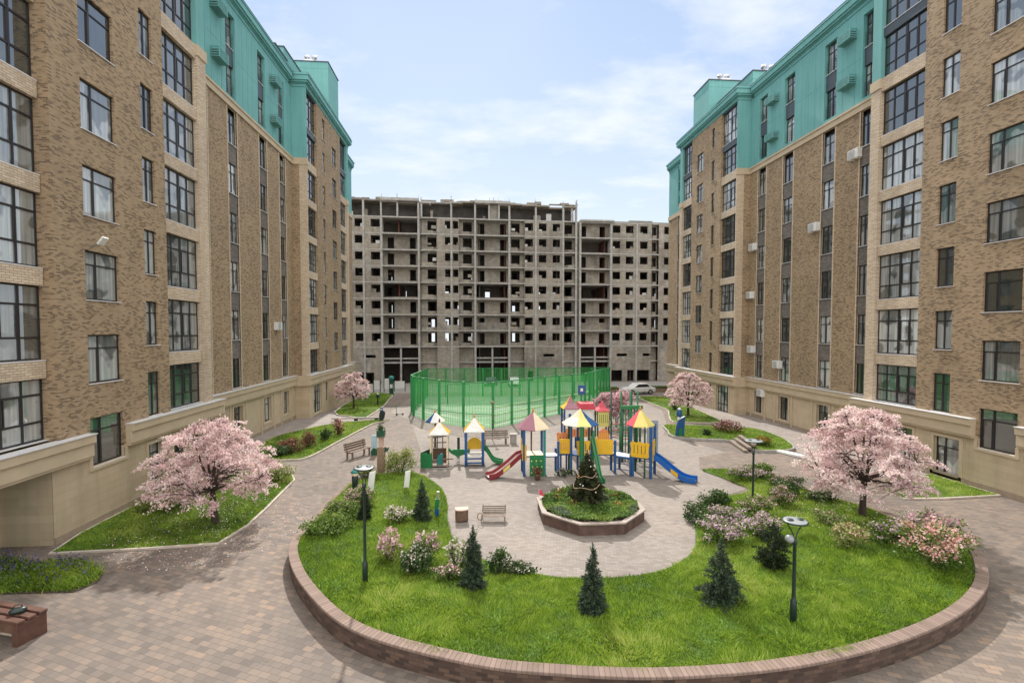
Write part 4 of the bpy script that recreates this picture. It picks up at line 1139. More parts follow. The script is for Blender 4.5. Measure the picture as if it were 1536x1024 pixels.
S = [
 ('leafy green shrub row at the left rim of the lawn near the lamp', -5.1, 16.9, 1.5, .62, 'leaf', None, 2200, 0, 1.5),
 ('bright green shrub with few pink buds at the left rim', -5.1, 18.4, 1.3, .75, 'leaf', 'fl_pink', 1900, 60, 1.3),
 ('pink-flowered shrub at the left rim behind the lamp head', -4.8, 20.0, 1.3, .8, 'leaf', 'fl_pink', 1300, 420, 1.2),
 ('pale yellow-green bush at the tip of the lawn behind the white board', -3.85, 24.7, 1.5, 1.3, 'leaf_yellow', None, 2600, 0, 1.2),
 ('low yellow-green bush at the foot of the brown pedestal post', -5.4, 24.2, 1.0, .6, 'leaf_yellow', None, 900, 0, .8),
 ('low pale pink flower clump beside the small fir near the bench', -2.9, 17.9, 1.0, .55, 'leaf', 'fl_white', 500, 330, .8),
 ('tall pink flower clump right of the lamp post', -2.6, 14.6, .9, .95, 'leaf_yellow', 'fl_pink', 500, 420, .8),
 ('dark leafy bush with white flowers at its foot', -1.75, 13.9, .95, .75, 'leaf_dark', 'fl_white', 1500, 130, .8),
 ('pink flower clump behind the dark leafy bush', -1.55, 14.6, .9, .95, 'leaf', 'fl_pink', 350, 340, .7),
 ('sparse pale flower clump just left of the narrow fir', -.5, 14.2, .9, .8, 'leaf', 'fl_white', 450, 330, .7),
 ('low pink flower patch in front of the sparse pale clump', -.75, 13.4, .9, .4, 'leaf', 'fl_pink', 400, 160, .5),
 ('leafy green shrub just right of the narrow fir', .72, 14.0, .75, .75, 'leaf_dark', None, 700, 0, .6),
 ('low creeping shrub with white blooms along the paving edge', 1.35, 14.0, 1.0, .3, 'leaf_dark', 'fl_white', 600, 110, .5),
 ('dark green hedge-like bush at the right paving edge', 8.6, 17.3, 1.0, .7, 'leaf_dark', 'fl_mauve', 1700, 40, 1.6),
 ('mauve flower bank nearest the broad fir', 8.3, 15.4, 1.7, .8, 'leaf', 'fl_mauve', 1300, 950, 1.1),
 ('mauve flower bush behind the broad fir on its right', 9.9, 15.6, 1.3, .75, 'leaf', 'fl_mauve', 900, 620, 1.0),
 ('mauve flower drift behind the bank, left of the thin lamp', 9.5, 16.9, 1.5, .7, 'leaf', 'fl_mauve', 1100, 640, 1.1),
 ('mixed pink and green shrub at the foot of the thin lamp', 10.9, 17.5, 1.5, .75, 'leaf', 'fl_pink', 1300, 330, 1.1),
 ('dark leafy shrub beyond the thin lamp', 10.0, 19.0, 1.4, .6, 'leaf_dark', None, 1500, 0, .8),
 ('pink rose bush alone on the grass right of the thin lamp', 12.7, 18.7, 1.0, .75, 'leaf', 'fl_pink', 700, 260, .8),
 ('pink flower drift on the lawn tip beside the grey walk', 13.4, 22.3, 2.2, .55, 'leaf', 'fl_mauve', 1500, 620, .9),
 ('green shrub row on the lawn tip by the path', 14.4, 23.0, 1.6, .6, 'leaf', 'fl_white', 1300, 70, .8),
 ('low pink shrub at the path rim right of the lawn tip', 14.5, 21.0, 1.6, .5, 'leaf_dark', 'fl_pink', 1100, 160, .9),
 ('leafy green shrub on the rim left of the large right cherry trunk', 13.7, 19.7, 1.4, .65, 'leaf_dark', 'fl_white', 1300, 40, .9),
 ('low dark shrub strip at the rim behind the right cherry trunk', 14.9, 19.2, 1.5, .4, 'leaf_dark', 'fl_pink', 1000, 60, .8),
 ('sprawling thin rose shrub in front of the right cherry trunk', 12.9, 16.2, .9, .45, 'leaf', 'fl_pink', 500, 90, 1.4),
 ('orange-red and yellow-green shrub on the open grass', 12.1, 14.3, 1.2, .75, 'leaf_yellow', 'fl_coral', 900, 130, .9),
 ('pale grey-pink flower clump beside the coral bush', 13.6, 14.4, 1.4, .65, 'leaf', 'fl_mauve', 700, 300, 1.0),
 ('large coral-pink flowering bush at the right rim', 13.55, 12.85, 2.1, 1.2, 'leaf', 'fl_coral', 2200, 1500, 1.6),
 ('pink flowering bush behind the large coral bush', 14.5, 13.9, 1.7, 1.15, 'leaf', 'fl_pink', 1100, 1100, 1.3),
]
for i, (lab, x, y, w, h, lf, fl, nl, nf, dp) in enumerate(S):
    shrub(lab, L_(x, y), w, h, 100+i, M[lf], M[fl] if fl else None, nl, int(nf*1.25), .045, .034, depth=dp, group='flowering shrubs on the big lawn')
side = [
 ('reddish shrub at the near end of the left bed', -11.2, 29.9, 1.4, .9, 'leaf_red', None, 'left_bed'),
 ('dark leafy shrub at the front corner of the left bed', -11.5, 28.95, 1.2, .6, 'leaf_dark', None, 'left_bed'),
 ('brown upright shrub in the middle of the left bed', -10.6, 31.2, .8, 1.0, 'leaf_red', None, 'left_bed'),
 ('small green shrub in the middle of the left bed', -10.2, 33.3, .8, .8, 'leaf_dark', None, 'left_bed'),
 ('tall thin shrub with coral tips in the left bed', -9.8, 34.9, .7, 1.2, 'leaf_red', 'fl_coral', 'left_bed'),
 ('purple-brown shrub at the walk end of the right bed', 18.5, 33.4, 1.9, .8, 'leaf_red', 'fl_mauve', 'right_bed'),
 ('orange-tipped plant beside the stacked timber steps', 18.4, 28.9, 1.1, .55, 'leaf', 'fl_orange', 'right_bed'),
 ('small green plant in the middle of the right bed', 16.4, 32.4, .6, .4, 'leaf_dark', None, 'right_bed'),
 ('young stems growing on the far right lawn', 19.3, 44.5, .7, 1.0, 'leaf_dark', None, 'far_right_lawn'),
 ('yellow-green bush against the wall behind the left cherry', -12.9, 20.6, 1.8, .7, 'leaf_yellow', None, 'cherry_lawn'),
 ('low leafy bush behind the left cherry by the wall', -12.6, 22.6, 2.0, .6, 'leaf', None, 'cherry_lawn'),
 ('pale flowering bush at the right end of the cherry lawn', -9.6, 23.9, 1.5, .9, 'leaf_yellow', 'fl_white', 'cherry_lawn'),
]
for i, (lab, x, y, w, h, lf, fl, bed) in enumerate(side):
    shrub(lab, (x, y, gz(y)+LAWN_DZ[bed]), w, h, 300+i, M[lf], M[fl] if fl else None, int(700*w), 220, .06, .05, name='shrub' if not fl else 'flowering_shrub')
shrub('large pink blossoming bush behind the green climbing poles', (11.0, 36.6, gz(36.6)), 3.4, 2.8, 77, M['leaf_red'], M['fl_pink'], 900, 5200, .06, .075, depth=2.2, cat='bush', low=.05)

# lavender bed at the left edge
lx = r_.uniform(-15.0, -11.1, 5200); ly = r_.uniform(14.0, 16.2, 5200)
k = inside([(-15.2, 14.3), (-13.4, 14.15), (-11.3, 14.1), (-11.05, 14.5), (-11.25, 15.0), (-12.2, 15.7), (-13.6, 15.6), (-15.2, 16.3)], lx, ly)
lx, ly = lx[k], ly[k]; lz = np.array([gz(q) for q in ly])
r2 = np.random.default_rng(8); hh = r2.uniform(.04, .26, len(lx))*np.where(ly > 14.9, 1.2, .7)
tag(sheet('bed_soil', [(-15.2, 14.2), (-13.4, 14.05), (-11.2, 14.0), (-10.95, 14.5), (-11.2, 15.1), (-12.2, 15.8), (-13.6, 15.7), (-15.2, 16.4)], .02, M['soil']), kind='structure')
gz_l = np.c_[lx, ly, lz]; big = np.repeat(gz_l, 4, 0)+r2.normal(0, .05, (len(lx)*4, 3)); big[:, 2] = np.repeat(lz, 4)+.02
grass('lavender_grass', big, .2, 61, .012)
tag(leaves('lavender_leaves', np.c_[lx, ly, lz+hh], .055, M['leaf'], None, 62, None, .3, axis=np.tile([0, 0, 1.], (len(lx), 1))), kind='stuff')
kk = r2.uniform(0, 1, len(lx)) < np.where(ly > 15.0, .10, .03)
q = np.repeat(np.c_[lx, ly, lz+.33+.08*r2.uniform(-1, 1, len(lx))][kk], 3, 0)
tag(leaves('lavender_flowers', q+r2.normal(0, 1, q.shape)*np.array([.02, .02, .06]), .03, M['fl_violet'], None, 63, None, .7), kind='stuff')

# ---------------------------------------------------------------- octagonal planter
OC = (4.55, 18.55); OZ = gz(18.5)
def octa(R, a0=PI/8, n=8, sx=1.0): return [(OC[0]+R*sx*math.cos(a0+2*PI*k/n), OC[1]+R*math.sin(a0+2*PI*k/n)) for k in range(n)]
pl = thing('octagonal_planter', 'octagonal raised planter of brown stone slabs with pale rim holding the Christmas fir', 'planter', (*OC, OZ))
A1, A2, A3 = octa(2.13), octa(2.19), octa(1.97)
for k in range(8):
    a, b = A1[k], A1[(k+1) % 8]; mb = MB()
    d = (Vector((*b, 0))-Vector((*a, 0))); m = 3
    mb.quad((*a, OZ-.05), (*b, OZ-.05), (*b, OZ+.42), (*a, OZ+.42), M['octa'])
    c, e = A3[k], A3[(k+1) % 8]
    mb.quad((*c, OZ-.05), (*e, OZ-.05), (*e, OZ+.42), (*c, OZ+.42), M['octa'])
    mb.build('side_slab', pl)
    mb = MB(); p, q, u, v = A2[k], A2[(k+1) % 8], A3[(k+1) % 8], A3[k]
    for z0, z1 in ((OZ+.421, OZ+.475),):
        mb.quad((*p, z1), (*q, z1), (*u, z1), (*v, z1), M['octa_top']); mb.quad((*p, z0), (*q, z0), (*q, z1), (*p, z1), M['octa_top'])
        mb.quad((*p, z0), (*q, z0), (*u, z0), (*v, z0), M['octa_top']); mb.quad((*v, z0), (*u, z0), (*u, z1), (*v, z1), M['octa_top'])
    mb.build('rim_slab', pl)
mb = MB(); pts = octa(1.96)
for k in range(8): mb.tri((*OC, OZ+.50), (*pts[k], OZ+.40), (*pts[(k+1) % 8], OZ+.40), M['soil'])
mb.build('soil', pl)
n = 19000; a = r2.uniform(0, 2*PI, n); q = np.sqrt(r2.uniform(0, 1, n))*1.88
x, y = OC[0]+q*np.cos(a), OC[1]+q*np.sin(a)
bumpy = .07*np.abs(np.sin(x*3.1+1)*np.sin(y*2.7))+.05*np.abs(np.sin(x*7)*np.sin(y*6.3+2))
t = np.clip(.45+.35*np.sin(x*2.3+.6)*np.sin(y*2.9)+r2.normal(0, .2, n), 0, 1)
tag(leaves('ground_cover', np.c_[x, y, OZ+.46+bumpy+r2.uniform(0, .07, n)], .045, M['cover'], None, 71, t, .6, .8), kind='stuff')
k = (np.sin(x*1.7+3)*np.sin(y*2.2+1) > .35); tag(leaves('silver_ground_cover', np.c_[x, y, OZ+.50+bumpy+r2.uniform(0, .08, n)][k], .03, leaf_mat('silver_leaves', [(0, (.06, .09, .06)), (1, (.22, .27, .20))]), None, 72, None, .4, .3), kind='stuff')
for i, (dx, dy) in enumerate(((-.9, 1.25), (-1.2, .5), (1.2, .45), (1.0, -.5), (-.7, -.2))):
    shrub(('orange flowers near the back-left rim of the octagonal planter', 'small reddish plant at the left rim of the octagonal planter', 'bright orange flower near the right rim of the octagonal planter', 'orange and yellow low flowers at the front right of the octagonal planter', 'small red-brown plant left of the Christmas fir')[i],
          (OC[0]+dx, OC[1]+dy, OZ+.45), .42, .26, 400+i, M['leaf'], M['fl_orange'], 70, 20, .035, .028, name='bedding_plant', cat='plant')
xm = fir('dark fir strung with tan garlands and pale baubles in the octagonal planter', 'christmas_tree', 'tree', (4.5, 18.7, OZ+.45), 2.05, 1.6, 9, M['fir_xmas'], 34000, None, 1.0, .05)
for q, (h0, tw) in enumerate(((.55, .4), (1.05, 2.4))):
    pts = []
    for j in range(26):
        a = tw+2*PI*j/25*1.15; z = h0+.30*j/25; rad = 1.5/2*((1-z/2.0)**.85)+.02
        pts.append((rad*math.cos(a), rad*math.sin(a), z+.05*math.sin(j*1.1+q)))
    MB().tube(pts, .011, M['tinsel'], 5).build('garland', xm, True, world=False)
for j in range(20):
    z = rnd.uniform(.1, 1.8); a = rnd.uniform(0, 2*PI); rad = .76*((1-z/2.0)**.85)+.01
    x, y = rad*math.cos(a), rad*math.sin(a); mt = rnd.choice((M['tinsel'], M['cream'], M['orange'], M['white']))
    MB().lathe([(.006, z-.032), (.028, z-.016), (.032, z), (.028, z+.016), (.006, z+.032)], mt, 7, (x, y)).build('bauble', xm, True, world=False)
MB().prism([(.0, 2.0), (.05, 2.03), (.1, 2.03), (.06, 2.06), (.08, 2.11), (0, 2.08), (-.08, 2.11), (-.06, 2.06), (-.1, 2.03), (-.05, 2.03)], -.012, .012, M['tinsel']).build('star', xm, world=False)

# fallen petals under the two near cherries
for i, (x, y, n) in enumerate(((-9.6, 18.3, 1500), (15.0, 17.0, 1300))):
    a = r2.uniform(0, 2*PI, n); d_ = 3.3*np.sqrt(r2.uniform(0, 1, n)); X, Y = x+d_*np.cos(a), y+d_*np.sin(a)
    Z = np.array([max(gz(v), lawn_z(u, v)+.05 if u > 5 and (u < 16.2) else gz(v)+(.10 if -13.9 < u < -8.9 and v > 16.8 else 0)) for u, v in zip(X, Y)])+.012
    tag(leaves('fallen_petals', np.c_[X, Y, Z], .022, M['blossom'], None, 500+i, None, .8, 6.), kind='stuff')

# ---------------------------------------------------------------- playground
def roof(name, parent, c, R, z0, z1, cols, n, a0=0., finial=None, flare=0.):
    """pitched roof of n panels in the given colours, with an underside and eave thickness"""
    mb = MB(); P = [(c[0]+R*math.cos(a0+2*PI*k/n), c[1]+R*math.sin(a0+2*PI*k/n)) for k in range(n)]
    Q = [(c[0]+(x-c[0])*.45, c[1]+(y-c[1])*.45) for x, y in P]; zm = z0+(z1-z0)*(.55-flare)
    for k in range(n):
        a, b, d, e = P[k], P[(k+1) % n], Q[(k+1) % n], Q[k]; m = cols[k % len(cols)]
        mb.quad((*a, z0), (*b, z0), (*d, zm), (*e, zm), m); mb.tri((*e, zm), (*d, zm), (*c, z1), m)
        mb.quad((*a, z0-.04), (*b, z0-.04), (*b, z0), (*a, z0), m); mb.tri((*a, z0-.04), (*b, z0-.04), (*c, z0+.1), M['wood'])
    o = mb.build(name, parent)
    if finial: MB().lathe([(.05, z1-.06), (.06, z1+.04), (.03, z1+.12), (.005, z1+.17)], finial, 8, c).build('finial', o, True)
    return o
def slide(parent, pts, w, bed, side, patch=None, h=.17):
    """open chute: bed with two raised sides and a rolled end"""
    P = [Vector(p) for p in smooth3(pts)]; mb = MB(); sb = MB()
    d = (P[-1]-P[0]); d.z = 0; d.normalize(); nn = Vector((-d.y, d.x, 0))
    for a, b in zip(P, P[1:]):
        for q in (0, -.03): mb.quad(*[tuple(v) for v in (a+nn*w/2+Vector((0, 0, q)), b+nn*w/2+Vector((0, 0, q)), b-nn*w/2+Vector((0, 0, q)), a-nn*w/2+Vector((0, 0, q)))], bed)
    mb.build('slide_bed', parent, True)
    for sg in (-1, 1):
        sb = MB(); o1, o2 = nn*sg*w/2, nn*sg*(w/2+.05)
        for i, (a, b) in enumerate(zip(P, P[1:])):
            q = [(a+o1, b+o1), (a+o2, b+o2)]; lo, hi = Vector((0, 0, -.10)), Vector((0, 0, h))
            for u, v in q: sb.quad(tuple(u+lo), tuple(v+lo), tuple(v+hi), tuple(u+hi), side)
            sb.quad(tuple(a+o1+hi), tuple(b+o1+hi), tuple(b+o2+hi), tuple(a+o2+hi), side); sb.quad(tuple(a+o1+lo), tuple(b+o1+lo), tuple(b+o2+lo), tuple(a+o2+lo), side)
        a, u = P[-1]+o1, P[-1]+o2; sb.quad(tuple(a+lo), tuple(u+lo), tuple(u+hi), tuple(a+hi), side)
        sb.build('slide_side', parent)
        if patch:
            i = len(P)//2; a, b = P[i-2], P[i+2]; o3 = nn*sg*(w/2+.056)
            MB().quad(tuple(a+o3+Vector((0, 0, -.07))), tuple(b+o3+Vector((0, 0, -.07))), tuple(b+o3+Vector((0, 0, h-.03))), tuple(a+o3+Vector((0, 0, h-.03))), patch).build('slide_patch', parent)
def smooth3(pts, m=6):
    P = [np.array(p, float) for p in pts]; n = len(P); out = []
    for i in range(n-1):
        p0, p1, p2, p3 = P[max(i-1, 0)], P[i], P[i+1], P[min(i+2, n-1)]
        for j in range(m):
            t = j/m; out.append(tuple(.5*((2*p1)+(-p0+p2)*t+(2*p0-5*p1+4*p2-p3)*t*t+(-p0+3*p1-3*p2+p3)*t**3)))
    out.append(tuple(P[-1])); return out
def panel(parent, name, a, b, z0, z1, mat, outline=None, slots=0, slot_mat=None, th=.035):
    """upright board between ground points a and b; outline in 0..1 units of its width and height"""
    a, b = Vector((*a, 0)), Vector((*b, 0)); d = b-a; nn = Vector((-d.y, d.x, 0)).normalized()*th/2
    ol = outline or [(0, 0), (1, 0), (1, 1), (0, 1)]
    mb = MB(); n = len(ol)
    f = [a+d*u+nn+Vector((0, 0, z0+(z1-z0)*v)) for u, v in ol]; k = [p-2*nn for p in f]
    mb.v = [tuple(p) for p in f+k]; mi = mb.m(mat)
    mb.f = [tuple(range(n)), tuple(range(2*n-1, n-1, -1))]+[(i, n+i, n+(i+1) % n, (i+1) % n) for i in range(n)]; mb.mi = [mi]*len(mb.f)
    o = mb.build(name, parent)
    for s_ in range(slots):
        u = (s_+1)/(slots+1); p = a+d*u
        for sg in (-1, 1):
            q = p+nn*sg*1.12; e = d.normalized()*.018
            MB().quad(tuple(q-e+Vector((0, 0, z0+(z1-z0)*.25))), tuple(q+e+Vector((0, 0, z0+(z1-z0)*.25))), tuple(q+e+Vector((0, 0, z0+(z1-z0)*.78))), tuple(q-e+Vector((0, 0, z0+(z1-z0)*.78))), slot_mat or M['wood']).build('slot', o)
    return o
def post(parent, x, y, z0, z1, mat, w=.1): return MB().box(x-w/2, x+w/2, y-w/2, y+w/2, z0, z1, mat).build('post', parent)
def hrail(parent, a, b, mat, r=.022, name='rail'): return MB().tube([a, b], r, mat, 6).build(name, parent, True)
CURVY = [(.05, .0), (.95, 0), (1, .15), (.97, .5), (1.04, .92), (.9, 1.0), (.72, .93), (.5, 1.0), (.28, .93), (.1, 1.0), (-.04, .92), (.03, .5), (0, .15)]
HEART = [(.15, 0), (.75, .02), (.95, .2), (.8, .45), (1.05, .75), (.85, 1.0), (.5, .95), (.2, .9), (.0, .6), (.05, .25)]
ARCH = [(0, 0), (1, 0), (1, .6), (.85, .86), (.5, 1), (.15, .86), (0, .6)]

g = gz(24.3)
ps = thing('play_structure', 'long colourful playground climbing structure with three roofed towers, maroon and blue slides', 'play structure', (5.5, 24.3, g))
DK = g+1.05
def deck(x0, x1, y0, y1, z=DK, mat=None):
    MB().box(x0, x1, y0, y1, z-.07, z-.02, M['blue']).box(x0+.02, x1-.02, y0+.02, y1-.02, z-.02, z, mat or M['cream']).build('deck', ps, bevel=.01)
# maroon-slide tower
for x, y, m in ((2.5, 24.0, 'blue'), (3.55, 24.0, 'teal_paint'), (2.5, 25.05, 'blue'), (3.55, 25.05, 'blue')): post(ps, x, y, g-.1, g+2.45, M[m], .12)
post(ps, 3.0, 25.1, g-.1, g+2.4, M['wood'], .08)
deck(2.5, 3.55, 24, 25.05)
roof('roof', ps, (3.02, 24.5), .92, g+2.42, g+3.25, [M['yellow'], M['pale_yellow'], M['purple'], M['purple'], M['cream'], M['yellow']], 6, PI/6, M['orange'])
panel(ps, 'yellow_guard', (2.44, 24.9), (2.44, 24.55), DK-.1, DK+.75, M['yellow'], CURVY); panel(ps, 'yellow_guard', (2.40, 24.02), (2.62, 23.92), DK-.25, DK+.6, M['yellow'], CURVY)
cw = panel(ps, 'climbing_wall', (2.78, 23.93), (3.5, 23.90), g, DK+.05, M['green'])
for q in range(9):
    x, z = 2.87+.24*(q % 3)+.05*(q//3 % 2), g+.2+.3*(q//3)
    MB().lathe([(.004, z-.05), (.045, z), (.004, z+.05)], M['pale_yellow'], 8, (x, 23.89)).build('hold', cw, True)
slide(ps, [(2.5, 24.35, DK+.02), (2.2, 24.27, DK-.08), (1.75, 24.1, DK-.42), (1.25, 23.92, g+.30), (.95, 23.81, g+.16), (.62, 23.7, g+.13)], .46, M['pinkish'], M['red_slide'], M['pale_yellow'])
# bridge to the middle tower
deck(3.6, 4.3, 24.15, 24.85, g+.98, M['white'])
for x, y in ((4.28, 24.12), (4.28, 24.9)): post(ps, x, y, g-.1, g+1.75 if y < 24.5 else g+1.2, M['blue'], .11)
MB().box(4.34, 5.0, 24.3, 24.9, DK-.09, DK-.02, M['blue']).build('bridge_deck', ps)
panel(ps, 'yellow_guard', (4.36, 24.25), (5.02, 24.2), DK+.02, DK+.78, M['yellow'], None, 5, M['orange']); panel(ps, 'orange_guard', (4.36, 24.95), (5.02, 24.92), DK+.0, DK+1.0, M['orange'], CURVY, 3)
for x in (4.5, 4.8): post(ps, x, 24.6, g-.1, DK-.05, M['blue'], .08)
# middle tower
MC = (5.5, 24.45)
for k in range(6):
    a = PI/6+2*PI*k/6; post(ps, MC[0]+.62*math.cos(a), MC[1]+.62*math.sin(a), g-.1, g+2.6, M['blue' if k % 2 else 'green_dark'], .10)
MB().prism([(MC[0]+.6*math.cos(PI/6+2*PI*k/6), MC[1]+.6*math.sin(PI/6+2*PI*k/6)) for k in range(6)], DK-.08, DK, M['blue'], 'z').build('deck', ps)
roof('roof', ps, MC, .98, g+2.6, g+3.38, [M['rose'], M['yellow'], M['yellow'], M['cream'], M['cream'], M['pale_yellow'], M['blue'], M['orange']], 8, PI/8, None, .1)
panel(ps, 'yellow_guard', (5.2, 23.84), (5.85, 23.84), DK+.02, DK+.78, M['yellow'], CURVY, 2, M['blue'])
post(ps, 5.36, 23.55, g-.1, g+2.6, M['green'], .15); post(ps, 5.36, 23.72, g-.1, g+2.4, M['green_dark'], .09)
slide(ps, [(6.05, 24.0, g+1.95), (6.05, 23.7, g+1.6), (6.1, 23.2, g+.85), (6.14, 22.8, g+.25), (6.2, 22.45, g+.12)], .10, M['green'], M['green'], None, .12)
hrail(ps, (6.05, 23.95, g), (6.05, 23.95, g+2.3), M['green'], .06, 'chute_post')
# right bridge
MB().box(6.15, 7.2, 24.2, 24.85, DK-.11, DK-.03, M['blue']).build('bridge_deck', ps)
panel(ps, 'yellow_guard', (6.14, 24.15), (7.14, 24.05), DK-.02, DK+.75, M['yellow']); panel(ps, 'arch_guard', (6.55, 24.88), (7.18, 24.85), DK, DK+1.2, M['orange'], ARCH, 5, M['yellow']); panel(ps, 'yellow_guard', (6.12, 24.9), (6.55, 24.89), DK, DK+.7, M['pale_yellow'])
# low platform and the blue-slide tower
for x, y in ((7.25, 24.05), (7.25, 24.75), (8.02, 23.55), (7.75, 24.9)): post(ps, x, y, g-.1, g+(1.75 if y > 24 and x < 7.3 else 1.0), M['blue'], .11)
MB().prism([(7.2, 24.05), (8.0, 23.5), (8.35, 24.2), (7.6, 24.9), (7.2, 24.8)], g+.86, g+.95, M['blue'], 'z').build('deck', ps); MB().prism([(7.26, 24.1), (7.96, 23.6), (8.22, 24.15), (7.58, 24.75), (7.26, 24.7)], g+.951, g+.975, M['white'], 'z').build('deck_top', ps)
for z in (.28, .58): hrail(ps, (7.25, 24.05, g+z), (8.02, 23.55, g+z), M['blue'], .02, 'rung')
RC = (8.62, 23.75); ra = math.radians(-32)
rot = lambda x, y: (RC[0]+x*math.cos(ra)-y*math.sin(ra), RC[1]+x*math.sin(ra)+y*math.cos(ra))
for (x, y), m, w in (((-.5, -.5), 'blue', .11), ((.5, -.5), 'blue', .12), ((.5, .5), 'blue', .11), ((-.5, .5), 'green_dark', .11), ((.2, -.5), 'green_dark', .07)):
    px_, py_ = rot(x, y); post(ps, px_, py_, g-.1, g+2.62, M[m], w)
MB().prism([rot(-.5, -.5), rot(.5, -.5), rot(.5, .5), rot(-.5, .5)], DK-.09, DK, M['blue'], 'z').build('deck', ps)
roof('roof', ps, (8.5, 23.85), .74, g+2.6, g+3.4, [M['orange'], M['orange'], M['rose'], M['pale_yellow'], M['pale_yellow'], M['pale_yellow']], 6, PI/6+.25, M['orange'])
panel(ps, 'yellow_guard', rot(-.5, -.55), rot(.42, -.55), DK-.02, DK+.78, M['yellow'], CURVY, 4, M['wood'])
panel(ps, 'heart_guard', rot(.56, -.5), rot(.62, -.05), DK-.2, DK+.92, M['yellow'], HEART)
e0, e1 = rot(.5, .0), rot(1.0, -.05)
slide(ps, [(*e0, DK+.0), (9.3, 23.3, DK-.12), (9.75, 22.95, g+.55), (10.15, 22.62, g+.24), (10.45, 22.40, g+.14), (10.75, 22.2, g+.14)], .46, M['blue_slide'], M['blue_slide'], M['yellow'])
for z in (.3, .6, .85): hrail(ps, (*rot(-.2, .5), g+z), (*rot(.5, .5), g+z), M['blue'], .022, 'rung')

# second castle behind
gb = gz(29.5)
cs = thing('play_castle', 'small play castle with dusty purple pointed roof behind the long play structure', 'play castle', (6.6, 29.5, gb))
for x, y in ((5.55, 29.1), (6.45, 29.1), (5.55, 30), (6.45, 30)): post(cs, x, y, gb-.1, gb+2.65, M['blue'], .11)
roof('roof', cs, (6.0, 29.55), .76, gb+2.65, gb+3.45, [M['orange'], M['yellow'], M['purple'], M['purple']], 4, PI/4, None, .2)
w_ = panel(cs, 'castle_wall', (5.6, 29.06), (6.42, 29.06), gb+1.4, gb+2.6, M['white']); panel(w_, 'castle_window', (5.8, 29.02), (5.95, 29.02), gb+1.95, gb+2.35, M['blue'])
panel(cs, 'castle_wall', (6.5, 29.1), (7.35, 29.1), gb+1.2, gb+2.6, M['white']); panel(cs, 'orange_guard', (5.6, 29.0), (7.3, 29.0), gb+.9, gb+1.4, M['orange'], None, 8)
MB().prism([(6.45, gb+2.62), (7.5, gb+2.62), (7.35, gb+2.98), (6.5, gb+2.98)], 28.95, 29.9, M['rose']).build('red_roof', cs)
for x in (7.65, 8.35):
    for y in (29.1, 29.7): post(cs, x, y, gb-.1, gb+2.5, M['green_dark'], .09)
roof('roof', cs, (8.0, 29.4), .62, gb+2.5, gb+3.1, [M['cream'], M['rose'], M['rose'], M['rose']], 4, PI/4, None, .25)
panel(cs, 'lattice_wall', (7.65, 29.05), (8.35, 29.05), gb+1.5, gb+2.5, M['pale_yellow'], None, 5, M['green'])
for k in range(4): hrail(cs, (7.65, 29.05, gb+.3+.3*k), (8.35, 29.05, gb+.3+.3*k), M['rose'], .025, 'rung')
bb = thing('basketball_post', 'green post carrying a small blue board beside the purple castle roof', 'post', (6.95, 30.6, gb))
post(bb, 6.95, 30.6, gb-.1, gb+3.9, M['court_green'], .12); MB().box(6.7, 7.2, 30.48, 30.53, gb+3.35, gb+3.95, M['blue']).build('board', bb, bevel=.01); MB().box(6.86, 7.02, 30.46, 30.479, gb+3.55, gb+3.75, M['white']).build('white_square', bb)
# tall climbing frame
gc = gz(28.6)
cf = thing('pole_climber', 'tall green climbing frame of poles with rings and ladder rungs', 'pole climber', (9.2, 28.6, gc))
PX = ((8.45, 28.9, 3.75, 'green_dark'), (8.85, 28.2, 3.85, 'green'), (9.12, 28.9, 3.6, 'wood'), (9.42, 28.2, 3.8, 'green'), (9.75, 28.9, 3.85, 'green_dark'), (9.95, 28.4, 3.8, 'green'))
for x, y, h, m in PX:
    MB().tube([(x, y, gc-.1), (x, y, gc+h)], .05, M[m], 8).build('post', cf, True)
for x in (8.85, 9.42): MB().tube([(x, 28.2, gc), (x, 28.2, gc+1.7)], .1, M['green'], 8).build('pole_sleeve', cf, True)
for a, b, m in ((0, 1, 'green'), (1, 3, 'rose'), (2, 4, 'green'), (3, 5, 'green'), (0, 2, 'rose')):
    for z in (.5, .9, 1.3, 1.7): hrail(cf, (PX[a][0], PX[a][1], gc+z), (PX[b][0], PX[b][1], gc+z), M[m], .025, 'rung')
for x, z in ((9.1, 1.95), (9.6, 1.6), (8.65, 2.3)):
    MB().tube([(x+.22*math.cos(t*PI/8), 28.5, gc+z+.22*math.sin(t*PI/8)) for t in range(17)], .02, M['green_dark'], 6).build('ring', cf, True)
bf = thing('climbing_bars', 'green upright climbing bars with a top beam behind the yellow-roofed tower', 'climbing bars', (9, 26.3, gz(26.3)))
for k in range(7): MB().tube([(8.35+.17*k, 26.3, g-.1), (8.35+.17*k, 26.3, g+3.0)], .03 if k not in (0, 6) else .06, M['green' if k % 2 else 'green_dark'], 6).build('bar', bf, True)
MB().box(8.25, 9.5, 26.22, 26.38, g+3.0, g+3.2, M['green']).build('top_beam', bf)
for z in (1.0, 2.0): hrail(bf, (8.3, 26.3, g+z), (9.45, 26.3, g+z), M['teal_paint'], .03)
gp_ = gz(28); gpn = thing('display_board', 'plain blue-grey upright board behind the blue-slide tower', 'board', (10.8, 28, gp_))
MB().box(10.42, 11.1, 27.97, 28.03, gp_+.02, gp_+2.05, M['grey_panel']).build('board', gpn, bevel=.01); MB().box(10.40, 11.12, 27.96, 28.04, gp_-.05, gp_+.02, M['grey_panel']).build('foot', gpn)
